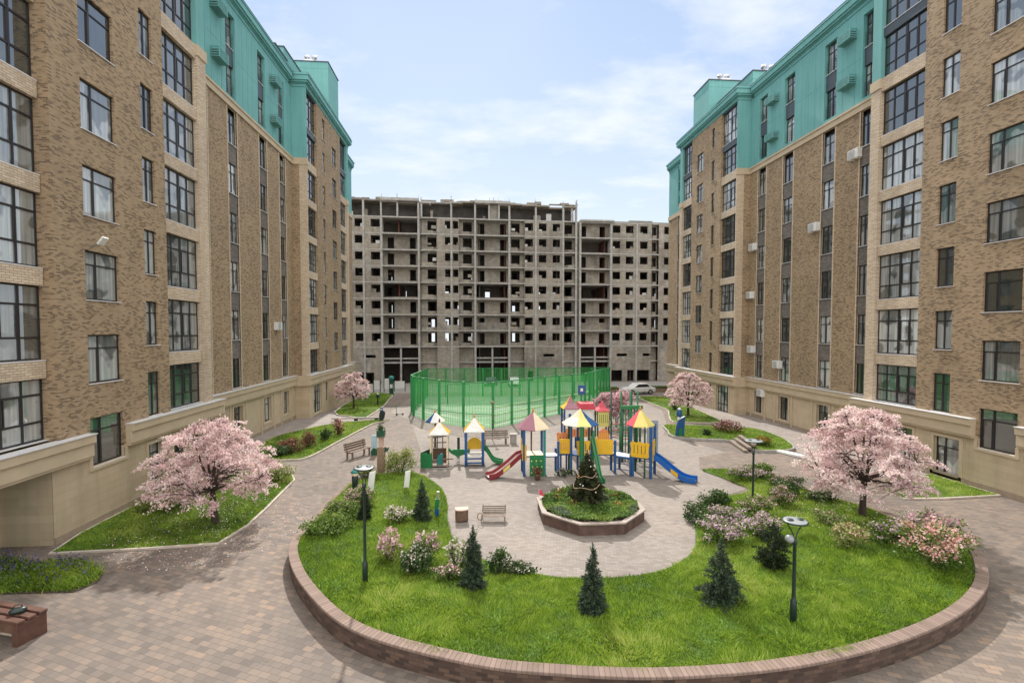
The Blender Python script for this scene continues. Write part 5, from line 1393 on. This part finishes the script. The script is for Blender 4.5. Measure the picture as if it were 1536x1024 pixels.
# left tower
gt = gz(26.6)
lt = thing('play_tower', 'small blue-posted play tower with white and yellow roof and green chute', 'play tower', (-.03, 26.6, gt))
for x in (-.5, .44):
    for y in (26.15, 27.05): post(lt, x, y, gt-.1, gt+1.95, M['blue'], .14)
roof('roof', lt, (-.03, 26.6), .80, gt+1.92, gt+2.65, [M['yellow'], M['yellow'], M['white'], M['yellow']], 4, PI/4, M['orange'], .05)
panel(lt, 'yellow_guard', (-.42, 27.05), (.36, 27.05), gt+.72, gt+1.4, M['yellow'], ARCH); MB().box(-.5, .44, 26.2, 27, gt+.5, gt+.56, M['white']).build('seat', lt)
for k in range(2): MB().box(-.46, .40, 25.95+.14*k, 26.09+.14*k, gt+.18+.2*k, gt+.23+.2*k, M['blue']).build('step', lt)
for x in (-.55, .49): panel(lt, 'step_side', (x, 26.2), (x, 25.9), gt, gt+.62, M['blue'], [(0, 0), (1, 0), (.9, .5), (.4, 1), (0, 1)])
slide(lt, [(.5, 26.6, gt+.95), (.7, 26.55, gt+.75), (1.0, 26.5, gt+.3), (1.3, 26.42, gt+.18), (1.55, 26.4, gt+.14)], .3, M['green'], M['green'], None, .12)
sr = thing('spring_rider', 'green dragon-shaped spring rider left of the small play tower', 'spring rider', (-.95, 26.9, gz(26.9)))
z = gz(26.9)
MB().tube([(-.95+.09*math.cos(t*.9), 26.9+.09*math.sin(t*.9), z+.02*t) for t in range(22)], .016, M['roof'], 6).build('spring', sr, True)
MB().prism([(-1.5, z+.72), (-1.62, z+.86), (-1.45, z+.83), (-1.3, z+.72), (-1.15, z+.78), (-.75, z+.78), (-.4, z+.72), (-.3, z+.82), (-.28, z+.6), (-.5, z+.5), (-.8, z+.42), (-.95, z+.25), (-1.1, z+.42), (-1.35, z+.55)], 26.82, 26.98, M['green']).build('body', sr, bevel=.02)
MB().box(-1.0, -.85, 26.86, 26.94, z+.7, z+1.45, M['lamp']).build('handle_post', sr)
# playhouse with counter
gh = gz(26.6)
ph_ = thing('playhouse', 'open playhouse with white and yellow roof, green counter and lattice window', 'playhouse', (-2.0, 26.6, gh))
for x, y in ((-2.42, 26.2), (-1.52, 26.2), (-2.42, 27.1), (-1.52, 27.1)): post(ph_, x, y, gh-.05, gh+1.8, M['cream'], .09)
roof('roof', ph_, (-1.97, 26.65), .78, gh+1.78, gh+2.42, [M['yellow'], M['yellow'], M['white'], M['yellow']], 4, PI/4, M['wood'], .05)
panel(ph_, 'green_counter', (-2.95, 25.95), (-2.32, 25.9), gh, gh+.9, M['green'], [(0, 0), (1, 0), (1, 1), (.75, .8), (.5, .95), (0, .85)]); panel(ph_, 'counter_side', (-2.93, 25.98), (-2.5, 26.9), gh, gh+.85, M['green_dark'])
MB().box(-2.42, -1.5, 25.9, 27.1, gh+.08, gh+.14, M['wood_grey']).build('floor', ph_)
for z in (.75, 1.1, 1.45): MB().box(-2.4, -1.55, 27.08, 27.12, gh+z, gh+z+.06, M['wood']).build('lattice_bar', ph_)
for x in (-2.15, -1.85): MB().box(x, x+.05, 27.075, 27.125, gh+.7, gh+1.78, M['wood']).build('lattice_bar', ph_)
panel(ph_, 'side_wall', (-1.5, 26.3), (-1.5, 27.05), gh+.2, gh+1.0, M['cream']); panel(ph_, 'back_wall', (-2.4, 27.14), (-1.55, 27.14), gh+.15, gh+.75, M['wood'])
panel(ph_, 'teal_board', (-2.05, 25.9), (-1.75, 26.2), gh+.1, gh+.75, M['teal_paint'], HEART)
for a, b in (((-2.3, 25.6), (-1.3, 25.55)), ((-1.3, 25.55), (-1.15, 26.2))): hrail(ph_, (*a, gh+.06), (*b, gh+.06), M['kerb_grey'], .03)
hrail(ph_, (-2.0, 26.1, gh+.45), (-1.2, 26.15, gh+.42), M['wood'], .03)
um = thing('umbrella_table', 'small table under a white umbrella roof with a blue stripe behind the playhouse', 'umbrella table', (-2.55, 30.8, gz(30.8)))
z = gz(30.8); MB().tube([(-2.55, 30.8, z-.05), (-2.55, 30.8, z+2.2)], .05, M['wood'], 8).build('pole', um, True)
roof('roof', um, (-2.55, 30.8), .66, z+1.72, z+2.3, [M['white'], M['white'], M['white'], M['cream'], M['blue'], M['white'], M['white'], M['cream']], 8, PI/8, M['orange'])
MB().lathe([(.08, z), (.06, z+.68), (.5, z+.7), (.5, z+.75)], M['wood'], 14, (-2.55, 30.8)).build('table_top', um)

# ---------------------------------------------------------------- fenced sports court
court_poly = [(-6.0, 60.5), (-6.05, 46.2), (-5.5, 43.4), (-4.4, 41.1), (-2.9, 39.2), (-.9, 37.6), (1.4, 36.8), (10.9, 46.4), (17.4, 60.5)]
tag(sheet('court_floor', court_poly, .01, M['court_floor']), kind='structure')
for a, b in (((-5.2, 53), (13.8, 53)), ((1.2, 38.2), (-4.9, 46)), ((1.5, 38), (10, 46.6))):
    d = Vector((b[0]-a[0], b[1]-a[1])).normalized(); n_ = Vector((-d.y, d.x))*.05
    tag(sheet('court_line', [(a[0]-n_.x, a[1]-n_.y), (b[0]-n_.x, b[1]-n_.y), (b[0]+n_.x, b[1]+n_.y), (a[0]+n_.x, a[1]+n_.y)], .016, M['white']), kind='structure')
fe = thing('court_fence', 'tall green mesh cage fence around the sports court with pale lower rails', 'fence', (3, 48, gz(48)))
HF = 3.6
for i in range(len(court_poly)):
    a, b = Vector(court_poly[i]), Vector(court_poly[(i+1) % len(court_poly)]); L = (b-a).length; m = max(1, round(L/2.3))
    for k in range(m):
        p, q = a.lerp(b, k/m), a.lerp(b, (k+1)/m); z0, z1 = gz(p.y), gz(q.y)
        w = .10
        MB().box(p.x-w, p.x+w, p.y-w, p.y+w, z0-.05, z0+HF, M['court_green']).build('post', fe)
        pm = MB().quad((p.x, p.y, z0+.03), (q.x, q.y, z1+.03), (q.x, q.y, z1+HF-.03), (p.x, p.y, z0+HF-.03), M['net']); pm.uv = [(0, 0), ((q-p).length, 0), ((q-p).length, HF), (0, HF)]; pm.build('mesh_panel', fe)
        hrail(fe, (p.x, p.y, z0+HF-.04), (q.x, q.y, z1+HF-.04), M['court_green'], .045, 'top_rail')
        if 4 <= i <= 7 and p.y < 47 or i in (1, 2, 3):
            d = (q-p).normalized(); n_ = Vector((-d.y, d.x))*.12
            for h in ((.45, 1.0, 1.6) if i in (6, 7) else (1.05,)):
                hrail(fe, (p.x+n_.x, p.y+n_.y, z0+h), (q.x+n_.x, q.y+n_.y, z1+h), M['rail'] if i in (6, 7) else M['green_dark'], .05 if i in (6, 7) else .035, 'lower_rail')
for (x, y) in ((-3.0, 52.5), (9.5, 56)):
    hp = thing('goal_frame', 'dark green goal frame inside the fenced court, %s' % ('on its left side' if x < 0 else 'on its far right side'), 'goal', (x, y, gz(y)))
    z = gz(y)
    for dx in (0, 2.4): post(hp, x+dx, y, z, z+2.1, M['green_dark'], .09)
    MB().box(x-.04, x+2.44, y-.04, y+.04, z+2.1, z+2.2, M['green_dark']).build('crossbar', hp)
    for dx in (0, 2.4): MB().bar((x+dx, y, z+2.1), (x+dx, y+1.0, z), .05, .05, M['green_dark']).build('stay', hp)

# ---------------------------------------------------------------- lamps
def lamp(label, x, y, z, H, globe=False, R=.26):
    t = thing('lamp_post', label, 'lamp post', (x, y, z), 0, 'disc-headed lamp posts')
    MB().lathe([(.075, -.1), (.075, .5), (.05, .55), (.042, .62), (.038, H-.55), (.055, H-.53), (.055, H-.42), (.03, H-.4)], M['lamp'], 12).build('pole', t, True, world=False)
    for sx in (-1, 1):
        pts = [(0, 0, H-.5), (sx*.05, 0, H-.3), (sx*.13, 0, H-.14), (sx*.2, 0, H-.03)]
        MB().tube(smooth3(pts, 4), .014, M['lamp'], 6).build('bracket', t, True, world=False)
    hd = MB().lathe([(.06, H-.06), (R*.8, H-.035), (R, H), (R, H+.02), (R*.92, H+.03), (.05, H+.045)], M['lamp_disc'], 26).build('lamp_head', t, True, world=False)
    MB().lathe([(R, H-.012), (R+.018, H-.005), (R+.018, H+.018), (R, H+.025)], M['lamp'], 26).build('head_rim', hd, True, world=False)
    for sx in (-1, 1): MB().lathe([(.055, H+.03), (.075, H+.05), (.07, H+.06), (.01, H+.062)], M['lamp'], 14, (sx*R*.48, 0)).build('light_unit', hd, True, world=False)
    if globe:
        MB().tube([(0, 0, H-.3), (-.12, 0, H-.28), (-.13, 0, H-.34)], .01, M['lamp'], 6).build('globe_arm', t, True, world=False)
        MB().lathe([(.02, H-.50), (.08, H-.47), (.10, H-.41), (.08, H-.35), (.03, H-.32)], M['lamp_disc'], 14, (-.13, 0)).build('globe', t, True, world=False)
    return t
lamp('dark lamp post with flat disc head on the left lobe of the lawn', -3.03, 13.2, lawn_z(-3.03, 13.2), 3.15)
lamp('dark lamp post with disc head and a small hanging globe, nearest the right kerb', 7.5, 10.5, lawn_z(7.5, 10.5), 2.4, True)
lamp('thin dark lamp post standing between the mauve flowers and the right bed', 11.05, 18, lawn_z(11.05, 18), 2.85, False, .34)
tl = thing('lamp_post', 'thin grey lamp post in front of the green court fence', 'lamp post', (1.2, 32.7, gz(32.7)))
MB().tube([(0, 0, -.05), (0, 0, 2.55)], .035, M['wood'], 6).build('pole', tl, True, world=False); MB().lathe([(.04, 2.5), (.13, 2.55), (.15, 2.62), (.04, 2.7)], M['post_brown'], 10).build('lamp_head', tl, True, world=False)
bl = thing('bollard_light', 'short dark bollard light on the far left lawn', 'bollard light', (-10.3, 51.5, gz(51.5)+.09))
MB().lathe([(.06, -.05), (.06, .75), (.16, .85), (.2, 1.05), (.12, 1.12)], M['lamp'], 10).build('post', bl, True, world=False); MB().lathe([(.12, 1.12), (.2, 1.15), (.05, 1.25)], M['silver'], 10).build('lamp_head', bl, True, world=False)

# ---------------------------------------------------------------- benches and small furniture
def bench(label, x, y, rz, L, wood, back=True, end=None, slats=4, name='bench', legm=None):
    t = thing(name, label, 'bench', (x, y, gz(y)), rz)
    for k in range(slats):
        yy = -.22+.44*k/(slats-1); MB().box(-L/2, L/2, yy-.045, yy+.045, .42, .455, wood).build('seat_slat', t, world=False, bevel=.006)
    if back:
        for k in range(3): MB().bar((-L/2, .27+.03*k, .56+.13*k), (L/2, .27+.03*k, .56+.13*k), .03, .095, wood).build('back_slat', t, world=False)
    for sx in (-1, 1):
        lx_ = sx*(L/2-.18); mb = MB(); lm = legm or M['wood_grey']
        mb.box(lx_-.04, lx_+.04, -.24, -.16, -.02, .42, lm).box(lx_-.04, lx_+.04, .18, .26, -.02, .42, lm).box(lx_-.04, lx_+.04, -.16, .18, .34, .415, lm)
        if back: mb.bar((lx_, .24, .40), (lx_, .36, .90), .06, .05, lm)
        mb.build('leg_frame', t, world=False)
    return t
bench('brown slatted bench with a raised back beside the pale blue stand', -6.9, 28.75, math.radians(58), 1.7, M['wood'])
bench('long grey-brown slatted bench near the court fence', 1.35, 31.3, math.radians(4), 1.75, M['wood_grey'])
# heavy bench at the left edge
hb_h = 1.28
hb = thing('bench', 'heavy red-brown slatted box bench at the left edge', 'bench', (-11.35, 12.15, gz(12.1)), math.radians(163))
for k in range(3): MB().box(-.98, .85, -.34+.245*k, -.16+.245*k, .40, .46, M['wood_red']).build('seat_slat', hb, world=False, bevel=.012)
MB().box(-.96, -.80, -.33, .33, -.02, .398, M['wood_red']).build('end_block', hb, world=False, bevel=.01); MB().box(.7, .84, -.33, .33, -.02, .398, M['wood_red']).build('end_block', hb, world=False, bevel=.01)
MB().box(-.82, .7, -.30, -.25, .22, .398, M['wood']).build('apron', hb, world=False); MB().box(-.82, .7, .25, .30, .22, .398, M['wood']).build('apron', hb, world=False)
hb.scale = (1, .92, hb_h)
bag = thing('bag', 'small dark green bag lying on the heavy box bench', 'bag', (-10.85, 12.0, gz(12)+.46*1.28), .5)
MB().lathe([(.05, .0), (.15, .015), (.17, .06), (.13, .11), (.04, .13)], M['lamp'], 14).build('body', bag, True, world=False).scale = (1, .62, 1)
MB().tube(smooth3([(-.08, 0, .12), (-.05, .0, .19), (.05, 0, .19), (.08, 0, .12)], 4), .012, M['lamp'], 6).build('strap', bag, True, world=False)
# small lounger and bin on the paving
lo = thing('lounger', 'low slatted metal-framed lounger on the paving beside the lawn', 'lounger', (.68, 18.2, gz(18.2)), math.radians(-6))
for k in range(5): MB().box(-.42, .5, -.22+.1*k, -.16+.1*k, .26, .285, M['wood_grey']).build('slat', lo, world=False)
for k in range(3): MB().bar((-.4, .26, .33+.08*k), (.5, .26+.02*k, .33+.08*k), .02, .05, M['wood_grey']).build('back_slat', lo, world=False)
for sx in (-.42, .46):
    MB().tube(smooth3([(sx, -.24, -.0), (sx, -.25, .26), (sx, .0, .28), (sx, .25, .28), (sx+.02, .3, .56)], 5), .018, M['post_brown'], 6).build('frame', lo, True, world=False); MB().tube([(sx, .26, 0), (sx, .25, .28)], .016, M['post_brown'], 6).build('leg', lo, True, world=False)
MB().tube([(-.47+.10*math.cos(t*PI/7), -.24, .28+.14*math.sin(t*PI/7)) for t in range(15)], .018, M['post_brown'], 6).build('arm_loop', lo, True, world=False)
bn = thing('litter_bin', 'brown half-round litter bin on the paving left of the lounger', 'litter bin', (-.52, 18.35, gz(18.35)), math.radians(8))
mb = MB(); ol = [(-.24, .12), (-.24, -.12)]+[(.24*math.sin(t), -.12-.10*math.cos(t)) for t in np.linspace(-PI/2+.2, PI/2-.2, 7)]+[(.24, -.12), (.24, .12)]
mb.prism(ol, .06, .46, M['wood'], 'z').build('body', bn, world=False, bevel=.01); MB().prism([(x*1.06, y*1.06) for x, y in ol], .461, .50, M['post_pink'], 'z').build('lid', bn, world=False)
for sx in (-.22, .22):
    MB().box(sx-.015, sx+.015, -.1, .12, -.01, .06, M['post_brown']).build('foot', bn, world=False)
# pedestal with plant box
pp2 = thing('pedestal_post', 'brown pedestal post topped by a box of green plants', 'post', (-4.95, 25.5, gz(25.5)))
MB().box(-.19, .19, -.19, .19, -.05, 1.32, M['post_brown']).build('shaft', pp2, world=False, bevel=.015); MB().box(-.11, .11, -.11, .11, 1.32, 1.84, M['post_pink']).build('neck', pp2, world=False)
bxp = MB().box(-.2, .2, -.2, .2, 1.88, 2.22, M['green_dark']).build('plant_box', pp2, world=False); MB().box(-.25, .25, -.25, .25, 1.841, 1.879, M['post_brown']).build('tray', pp2, world=False)
rr = np.random.default_rng(5); q = rr.normal(0, .1, (160, 3))+np.array([0, 0, 2.28]); leaves('plants', q, .05, M['leaf_dark'], pp2, 6)
panel(pp2, 'green_flag', (-4.74, 25.4), (-4.5, 25.4), gz(25.5)+1.05, gz(25.5)+1.32, M['green_dark'], [(0, 0), (.6, .1), (1, 1), (.5, .8), (0, 1)], 0, None, .02)
bs = thing('information_stand', 'pale blue upright stand with a green leaf-shaped base by the slatted bench', 'stand', (-6.05, 29.1, gz(29.1)))
MB().box(-.17, .17, -.04, .04, .25, 1.2, plain('pale_blue_board', (.36, .52, .58), .5)).build('board', bs, world=False, bevel=.01)
MB().prism([(-.2, 0), (.15, -.02), (.42, .12), (.5, .5), (.2, .36), (-.05, .45), (-.2, .25)], -.1, .1, M['green_dark']).build('base', bs, world=False, bevel=.02)
for lab, x, y, h, w, lean in (('white upright board on the lawn just right of the lamp head', -4.7, 21.75, .95, .32, .10), ('white upright board below the pale bush at the lawn tip', -3.15, 22.1, .85, .28, .08)):
    t = thing('sign_board', lab, 'board', (x, y, lawn_z(x, y)), .2)
    MB().prism([(-w/2, .05), (w/2-.05, .0), (w/2+lean*.6, h), (-w/2+lean, h-.05)], -.03, .03, M['white']).build('board', t, world=False, bevel=.008); MB().box(-w*.3, w*.2, -.05, .05, -.05, .08, M['wood_grey']).build('foot', t, world=False)
t = thing('litter_bin', 'dark green slim bin with a teal cap at the lawn rim behind the lamp', 'litter bin', (-5.5, 22.2, lawn_z(-5.5, 22.2)))
MB().lathe([(.14, -.05), (.15, .62), (.13, .66)], M['lamp'], 14).build('body', t, True, world=False); MB().lathe([(.13, .66), (.15, .70), (.15, .78), (.10, .80)], M['cream'], 14).build('collar', t, True, world=False); MB().lathe([(.17, .80), (.2, .84), (.1, .93), (.02, .95)], M['teal_paint'], 14).build('cap', t, True, world=False)
t = thing('water_stand', 'thin blue and green post with silver top at the inner lawn edge', 'post', on_lawn(-1.5, 18.75))
MB().box(-.08, .08, -.07, .07, -.03, .3, M['blue']).build('foot', t, world=False); MB().prism([(-.09, .3), (.06, .3), (.10, .68), (-.06, .68)], -.06, .06, M['green']).build('shaft', t, world=False); MB().prism([(-.04, .68), (.08, .68), (.10, .98), (.0, .98)], -.04, .04, M['silver']).build('top', t, world=False)
t = thing('toy_flag', 'small red and white toy flag on the back-left corner of the octagonal planter', 'toy', (2.62, 19.35, OZ+.47))
MB().tube([(0, 0, 0), (.02, 0, .34)], .008, M['white'], 6).build('stick', t, True, world=False); MB().prism([(.02, .12), (.26, .05), (.10, .34), (.02, .34)], -.01, .01, M['rose']).build('cloth', t, world=False)
t = thing('flower_pot', 'dark pot of sprawling plants under the green climbing wall', 'pot', (3.1, 23.3, gz(23.3)))
MB().lathe([(.10, 0), (.17, .26), (.18, .3), (.14, .3)], M['wood'], 12).build('pot', t, True, world=False); q = rr.normal(0, 1, (220, 3))*np.array([.13, .13, .12])+np.array([0, 0, .42]); leaves('plants', q, .05, M['leaf_red'], t, 8)
shrub('low grey-green plant growing from the paving under the bridge', (4.6, 23.9, gz(23.9)), 1.0, .4, 55, M['leaf_dark'], M['fl_white'], 260, 60, .05, .035, name='shrub')
# right side
bfg = thing('play_figure', 'blue climbing play figure with a white face and green lower panel', 'play figure', (14.3, 32.2, gz(32.2)), .15)
MB().prism([(-.42, 0), (-.30, .25), (-.22, .85), (-.12, 1.2), (.0, 1.35), (.42, 1.55), (.40, 1.2), (.38, .75), (.36, 0), (.22, 0), (.20, .7), (-.05, .68), (-.2, .0)], -.07, .07, M['blue']).build('body', bfg, world=False, bevel=.02)
MB().lathe([(.05, 1.42), (.16, 1.52), (.18, 1.75), (.14, 1.95), (.12, 2.02)], M['blue'], 12, (-.02, 0)).build('head', bfg, True, world=False); MB().lathe([(.12, 2.02), (.13, 2.07), (.02, 2.14)], M['white'], 12, (-.02, 0)).build('cap', bfg, True, world=False)
MB().prism([(-.22, 1.30), (.05, 1.36), (.12, 1.55), (-.05, 1.60), (-.2, 1.5)], -.10, -.071, M['white']).build('face', bfg, world=False); MB().prism([(-.18, .02), (.2, .02), (.2, .66), (-.04, .66)], -.05, .05, M['leaf_yellow'] if False else M['green']).build('lower_panel', bfg, world=False)
ts = thing('timber_steps', 'stack of three long brown timber beams at the corner of the right bed', 'timber steps', (17.0, 29.2, gz(29.2)))
for k in range(3):
    o = Vector((.36*k, .13*k, .0)); a = Vector((16.55, 27.75, gz(28)+.09+.15*k))+o; b = Vector((17.15, 30.5, gz(30)+.09+.15*k))+o
    MB().bar(a, b, .26, .15, M['wood_grey']).build('beam', ts, bevel=.015)
ws = thing('stone_slab', 'long white stone slab lying at the tip of the right bed', 'slab', (18.8, 27.1, gz(27)))
MB().prism([(18.35, 27.75), (18.7, 27.9), (19.2, 27.0), (19.35, 26.3), (19.05, 26.2), (18.7, 26.9)], gz(27), gz(27)+.16, M['white'], 'z').build('slab', ws, bevel=.03)
bst = thing('stone_block', 'small grey stone block beside the long grey-brown bench', 'stone block', (2.55, 31.4, gz(31.4)))
MB().box(-.2, .2, -.2, .2, -.02, .62, M['kerb_grey']).build('block', bst, world=False, bevel=.03); MB().box(-.24, .24, -.24, .24, .62, .68, M['kerb_grey']).build('cap', bst, world=False, bevel=.01)
# far left plaza
t = thing('kiosk_post', 'slim dark green kiosk post with a teal glowing head at the far left', 'kiosk post', (-11.0, 64.0, gz(64)))
MB().box(-.26, .26, -.2, .2, -.1, 1.75, M['green_dark']).build('body', t, world=False, bevel=.02); MB().lathe([(.1, 1.75), (.1, 1.95), (.3, 2.05), (.36, 2.3), (.2, 2.5)], M['teal_paint'], 14).build('head', t, True, world=False); MB().box(-.18, .18, -.215, -.2, .9, 1.4, M['white']).build('notice', t, world=False)
for lab, x, y, w, h in (('white notice board in a green frame nearest the far left cherry tree', -13.6, 67.5, .9, 1.5), ('narrow white notice board in a green frame, middle of the far row', -12.3, 67.8, .75, 1.75), ('wide low white notice board right of the narrow one', -10.7, 69, 1.5, 1.3)):
    t = thing('notice_board', lab, 'notice board', (x, y, gz(y)))
    for sx in (-1, 1): MB().box(sx*w/2-.05, sx*w/2+.05, -.05, .05, -.1, h+.25, M['green_dark']).build('post', t, world=False)
    MB().box(-w/2+.051, w/2-.051, -.03, .03, .45, h+.15, M['white']).build('board', t, world=False)
t = thing('display_stand', 'dark upright stand with a blue top on the plaza left of the court', 'stand', (-7.8, 40.5, gz(40.5)))
MB().prism([(-.16, .12), (.0, 0), (.22, .3), (.3, .75), (.15, .95), (-.12, .9), (-.2, .5)], -.12, .12, M['lamp']).build('body', t, world=False, bevel=.03); MB().box(-.12, .1, -.1, .1, .9, 1.2, M['blue']).build('top', t, world=False, bevel=.02); MB().box(-.08, .06, -.11, -.1, 1.0, 1.1, M['white']).build('label_plate', t, world=False)
sc = thing('kick_scooter', 'small teal kick scooter parked on the plaza near the court', 'scooter', (-7.0, 44.0, gz(44)), .2)
MB().box(-.1, .42, -.07, .07, .1, .14, M['lamp']).build('deck', sc, world=False); MB().bar((-.1, 0, .1), (-.2, 0, 1.0), .05, .05, M['teal_paint']).build('stem', sc, world=False); MB().bar((-.2, -.2, 1.0), (-.2, .2, 1.0), .035, .035, M['lamp']).build('handlebar', sc, world=False)
for x in (-.12, .42): MB().prism([(x+.09*math.cos(a), .09+.09*math.sin(a)) for a in np.linspace(0, 2*PI, 12, endpoint=False)], -.02, .02, M['tyre']).build('wheel', sc, world=False)
sb_ = thing('low_bench', 'low grey kerb bench between the two left lawns', 'bench', (-9.8, 40.9, gz(41)), .02)
MB().box(-2.2, 1.9, -.14, .14, .22, .32, M['kerb_grey']).build('seat', sb_, world=False, bevel=.01)
for x in (-1.8, -.2, 1.5): MB().box(x-.15, x+.15, -.1, .1, -.05, .22, M['lamp']).build('leg', sb_, world=False)

# ---------------------------------------------------------------- far vehicles and planters
def car(label, x, y, rz, paint):
    t = thing('parked_car', label, 'car', (x, y, gz(y)), rz)
    body = [(-2.1, .35), (-2.15, .62), (-2.0, .82), (-1.1, .92), (1.55, .95), (2.05, .88), (2.15, .6), (2.1, .35)]
    cab = [(-1.15, .92), (-.45, 1.42), (.95, 1.45), (1.65, .95)]
    MB().prism(body, -.86, .86, paint).build('body', t, world=False, bevel=.06); MB().prism(cab, -.74, .74, paint).build('cabin', t, world=False, bevel=.05)
    MB().prism([(-1.02, .97), (-.46, 1.36), (-.40, 1.36), (-.95, .97)], -.66, .66, M['car_glass']).build('windscreen', t, world=False).location = (-.045, 0, .01)
    for sy in (-1, 1):
        MB().prism([(-.85, .98), (-.4, 1.34), (.85, 1.36), (1.35, .99)], sy*.742, sy*.75, M['car_glass']).build('side_window', t, world=False)
        MB().box(-2.16, -2.1, sy*.55-.16, sy*.55+.16, .62, .76, M['white']).build('headlight', t, world=False)
        for wx in (-1.3, 1.32):
            w = MB().prism([(wx+.33*math.cos(a), .33+.33*math.sin(a)) for a in np.linspace(0, 2*PI, 18, endpoint=False)], sy*.68, sy*.88, M['tyre']).build('wheel', t, world=False)
            MB().prism([(wx+.2*math.cos(a), .33+.2*math.sin(a)) for a in np.linspace(0, 2*PI, 12, endpoint=False)], sy*.881, sy*.89, M['silver']).build('rim', w, world=False)
    MB().box(-2.165, -2.1, -.35, .35, .42, .56, M['tyre']).build('grille', t, world=False)
car('white car parked nose-on behind the green court fence', 6.3, 76, math.radians(90), M['car_white'])
car('dark car parked behind the green court fence left of the white one', 2.6, 77, math.radians(80), M['car_blue'])
car('white car parked by the far end of the right apartment building', 21.6, 61.5, math.radians(12), M['car_white'])
for lab, x, y, L in (('low brown-walled oval planter with green planting behind the court corner', 18.0, 63.5, 3.6), ('low brown block planter beside the parked white car on the right', 25.8, 64.5, 3.4)):
    t = thing('low_planter', lab, 'planter', (x, y, gz(y)))
    ol = [(L/2*math.cos(a), .8*math.sin(a)) for a in np.linspace(0, 2*PI, 20, endpoint=False)]
    MB().prism(ol, -.1, .5, M['post_brown'], 'z').build('wall', t, world=False); MB().prism([(a*.9, b*.85) for a, b in ol], .501, .56, M['soil'], 'z').build('soil', t, world=False)
    q = rr.uniform(-1, 1, (900, 3))*np.array([L*.40, .55, .1])+np.array([0, 0, .66]); leaves('planting', q, .08, M['leaf'], t, 12)

# ---------------------------------------------------------------- camera, light, sky
cam = bpy.data.cameras.new('camera'); co = bpy.data.objects.new('camera', cam); C.objects.link(co)
co.location = (0, 0, 7.15); co.rotation_euler = (math.radians(88), 0, math.radians(-4.48))
cam.sensor_width = 36; cam.lens = 36*715/1536; cam.shift_y = 10/1536; cam.clip_end = 2000; cam.clip_start = .1
scene.camera = co
SUN_EL, SUN_AZ = math.radians(42), math.radians(-4)
sl = bpy.data.lights.new('sun', 'SUN'); so = bpy.data.objects.new('sun', sl); C.objects.link(so)
sl.energy = 3.8; sl.angle = math.radians(1.2); sl.color = (1, .94, .86)
d = Vector((math.sin(SUN_AZ)*math.cos(SUN_EL), math.cos(SUN_AZ)*math.cos(SUN_EL), math.sin(SUN_EL)))
so.rotation_euler = d.to_track_quat('Z', 'Y').to_euler()
w = bpy.data.worlds.new('World'); scene.world = w; w.use_nodes = True
nt = w.node_tree; bg = nt.nodes['Background']
sky = nt.nodes.new('ShaderNodeTexSky'); sky.sky_type = 'NISHITA'; sky.sun_disc = False
sky.sun_elevation = SUN_EL; sky.sun_rotation = SUN_AZ; sky.air_density = 1.0; sky.dust_density = .4; sky.ozone_density = 1.5
tc = nt.nodes.new('ShaderNodeTexCoord')
sp = nt.nodes.new('ShaderNodeSeparateXYZ'); nt.links.new(tc.outputs['Generated'], sp.inputs[0])
zc = mth(nt, 'MAXIMUM', sp.outputs[2], .02)
den = mth(nt, 'ADD', zc, .12)
cv = nt.nodes.new('ShaderNodeCombineXYZ')
nt.links.new(mth(nt, 'DIVIDE', sp.outputs[0], den), cv.inputs[0]); nt.links.new(mth(nt, 'DIVIDE', sp.outputs[1], den), cv.inputs[1])
mp = nt.nodes.new('ShaderNodeMapping'); mp.inputs['Location'].default_value = (1.7, .4, 0); mp.inputs['Scale'].default_value = (1.0, 1.5, 1)
nt.links.new(cv.outputs[0], mp.inputs[0])
n1 = noise(nt, mp.outputs[0], 1.5, 9, .58)
cl = ramp(nt, n1, [(.50, (0, 0, 0)), (.66, (.75, .75, .75)), (.8, (1, 1, 1))])
haze = ramp(nt, zc, [(.0, (1, 1, 1)), (.5, (.42, .42, .42)), (1, (.25, .25, .25))])
cl2 = mth(nt, 'MULTIPLY', cl, .8)
grad = ramp(nt, zc, [(.0, (6.1, 6.35, 6.65)), (.16, (5.4, 5.85, 6.5)), (.42, (3.9, 4.8, 6.35)), (.6, (3.2, 4.2, 6.0))])
skc = mix(nt, 1.0, sky.outputs[0], (5.5, 6.2, 7.2), 'DARKEN')
base = mix(nt, .78, skc, grad)
base = mix(nt, cl2, base, (6.6, 6.75, 7.0))
# brighter sky added out of view, overhead and behind the camera, as facade fill
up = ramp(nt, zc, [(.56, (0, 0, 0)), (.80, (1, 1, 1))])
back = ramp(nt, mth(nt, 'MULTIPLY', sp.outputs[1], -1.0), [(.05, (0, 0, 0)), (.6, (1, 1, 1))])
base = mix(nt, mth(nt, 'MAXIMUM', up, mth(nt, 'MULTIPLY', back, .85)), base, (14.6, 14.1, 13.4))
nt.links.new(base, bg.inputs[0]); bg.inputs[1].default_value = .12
vs = scene.view_settings; vs.view_transform = 'Standard'; vs.look = 'None'; vs.exposure = .42; vs.gamma = 1
scene.cycles.use_denoising = True
scene.cycles.max_bounces = 8; scene.cycles.transparent_max_bounces = 24
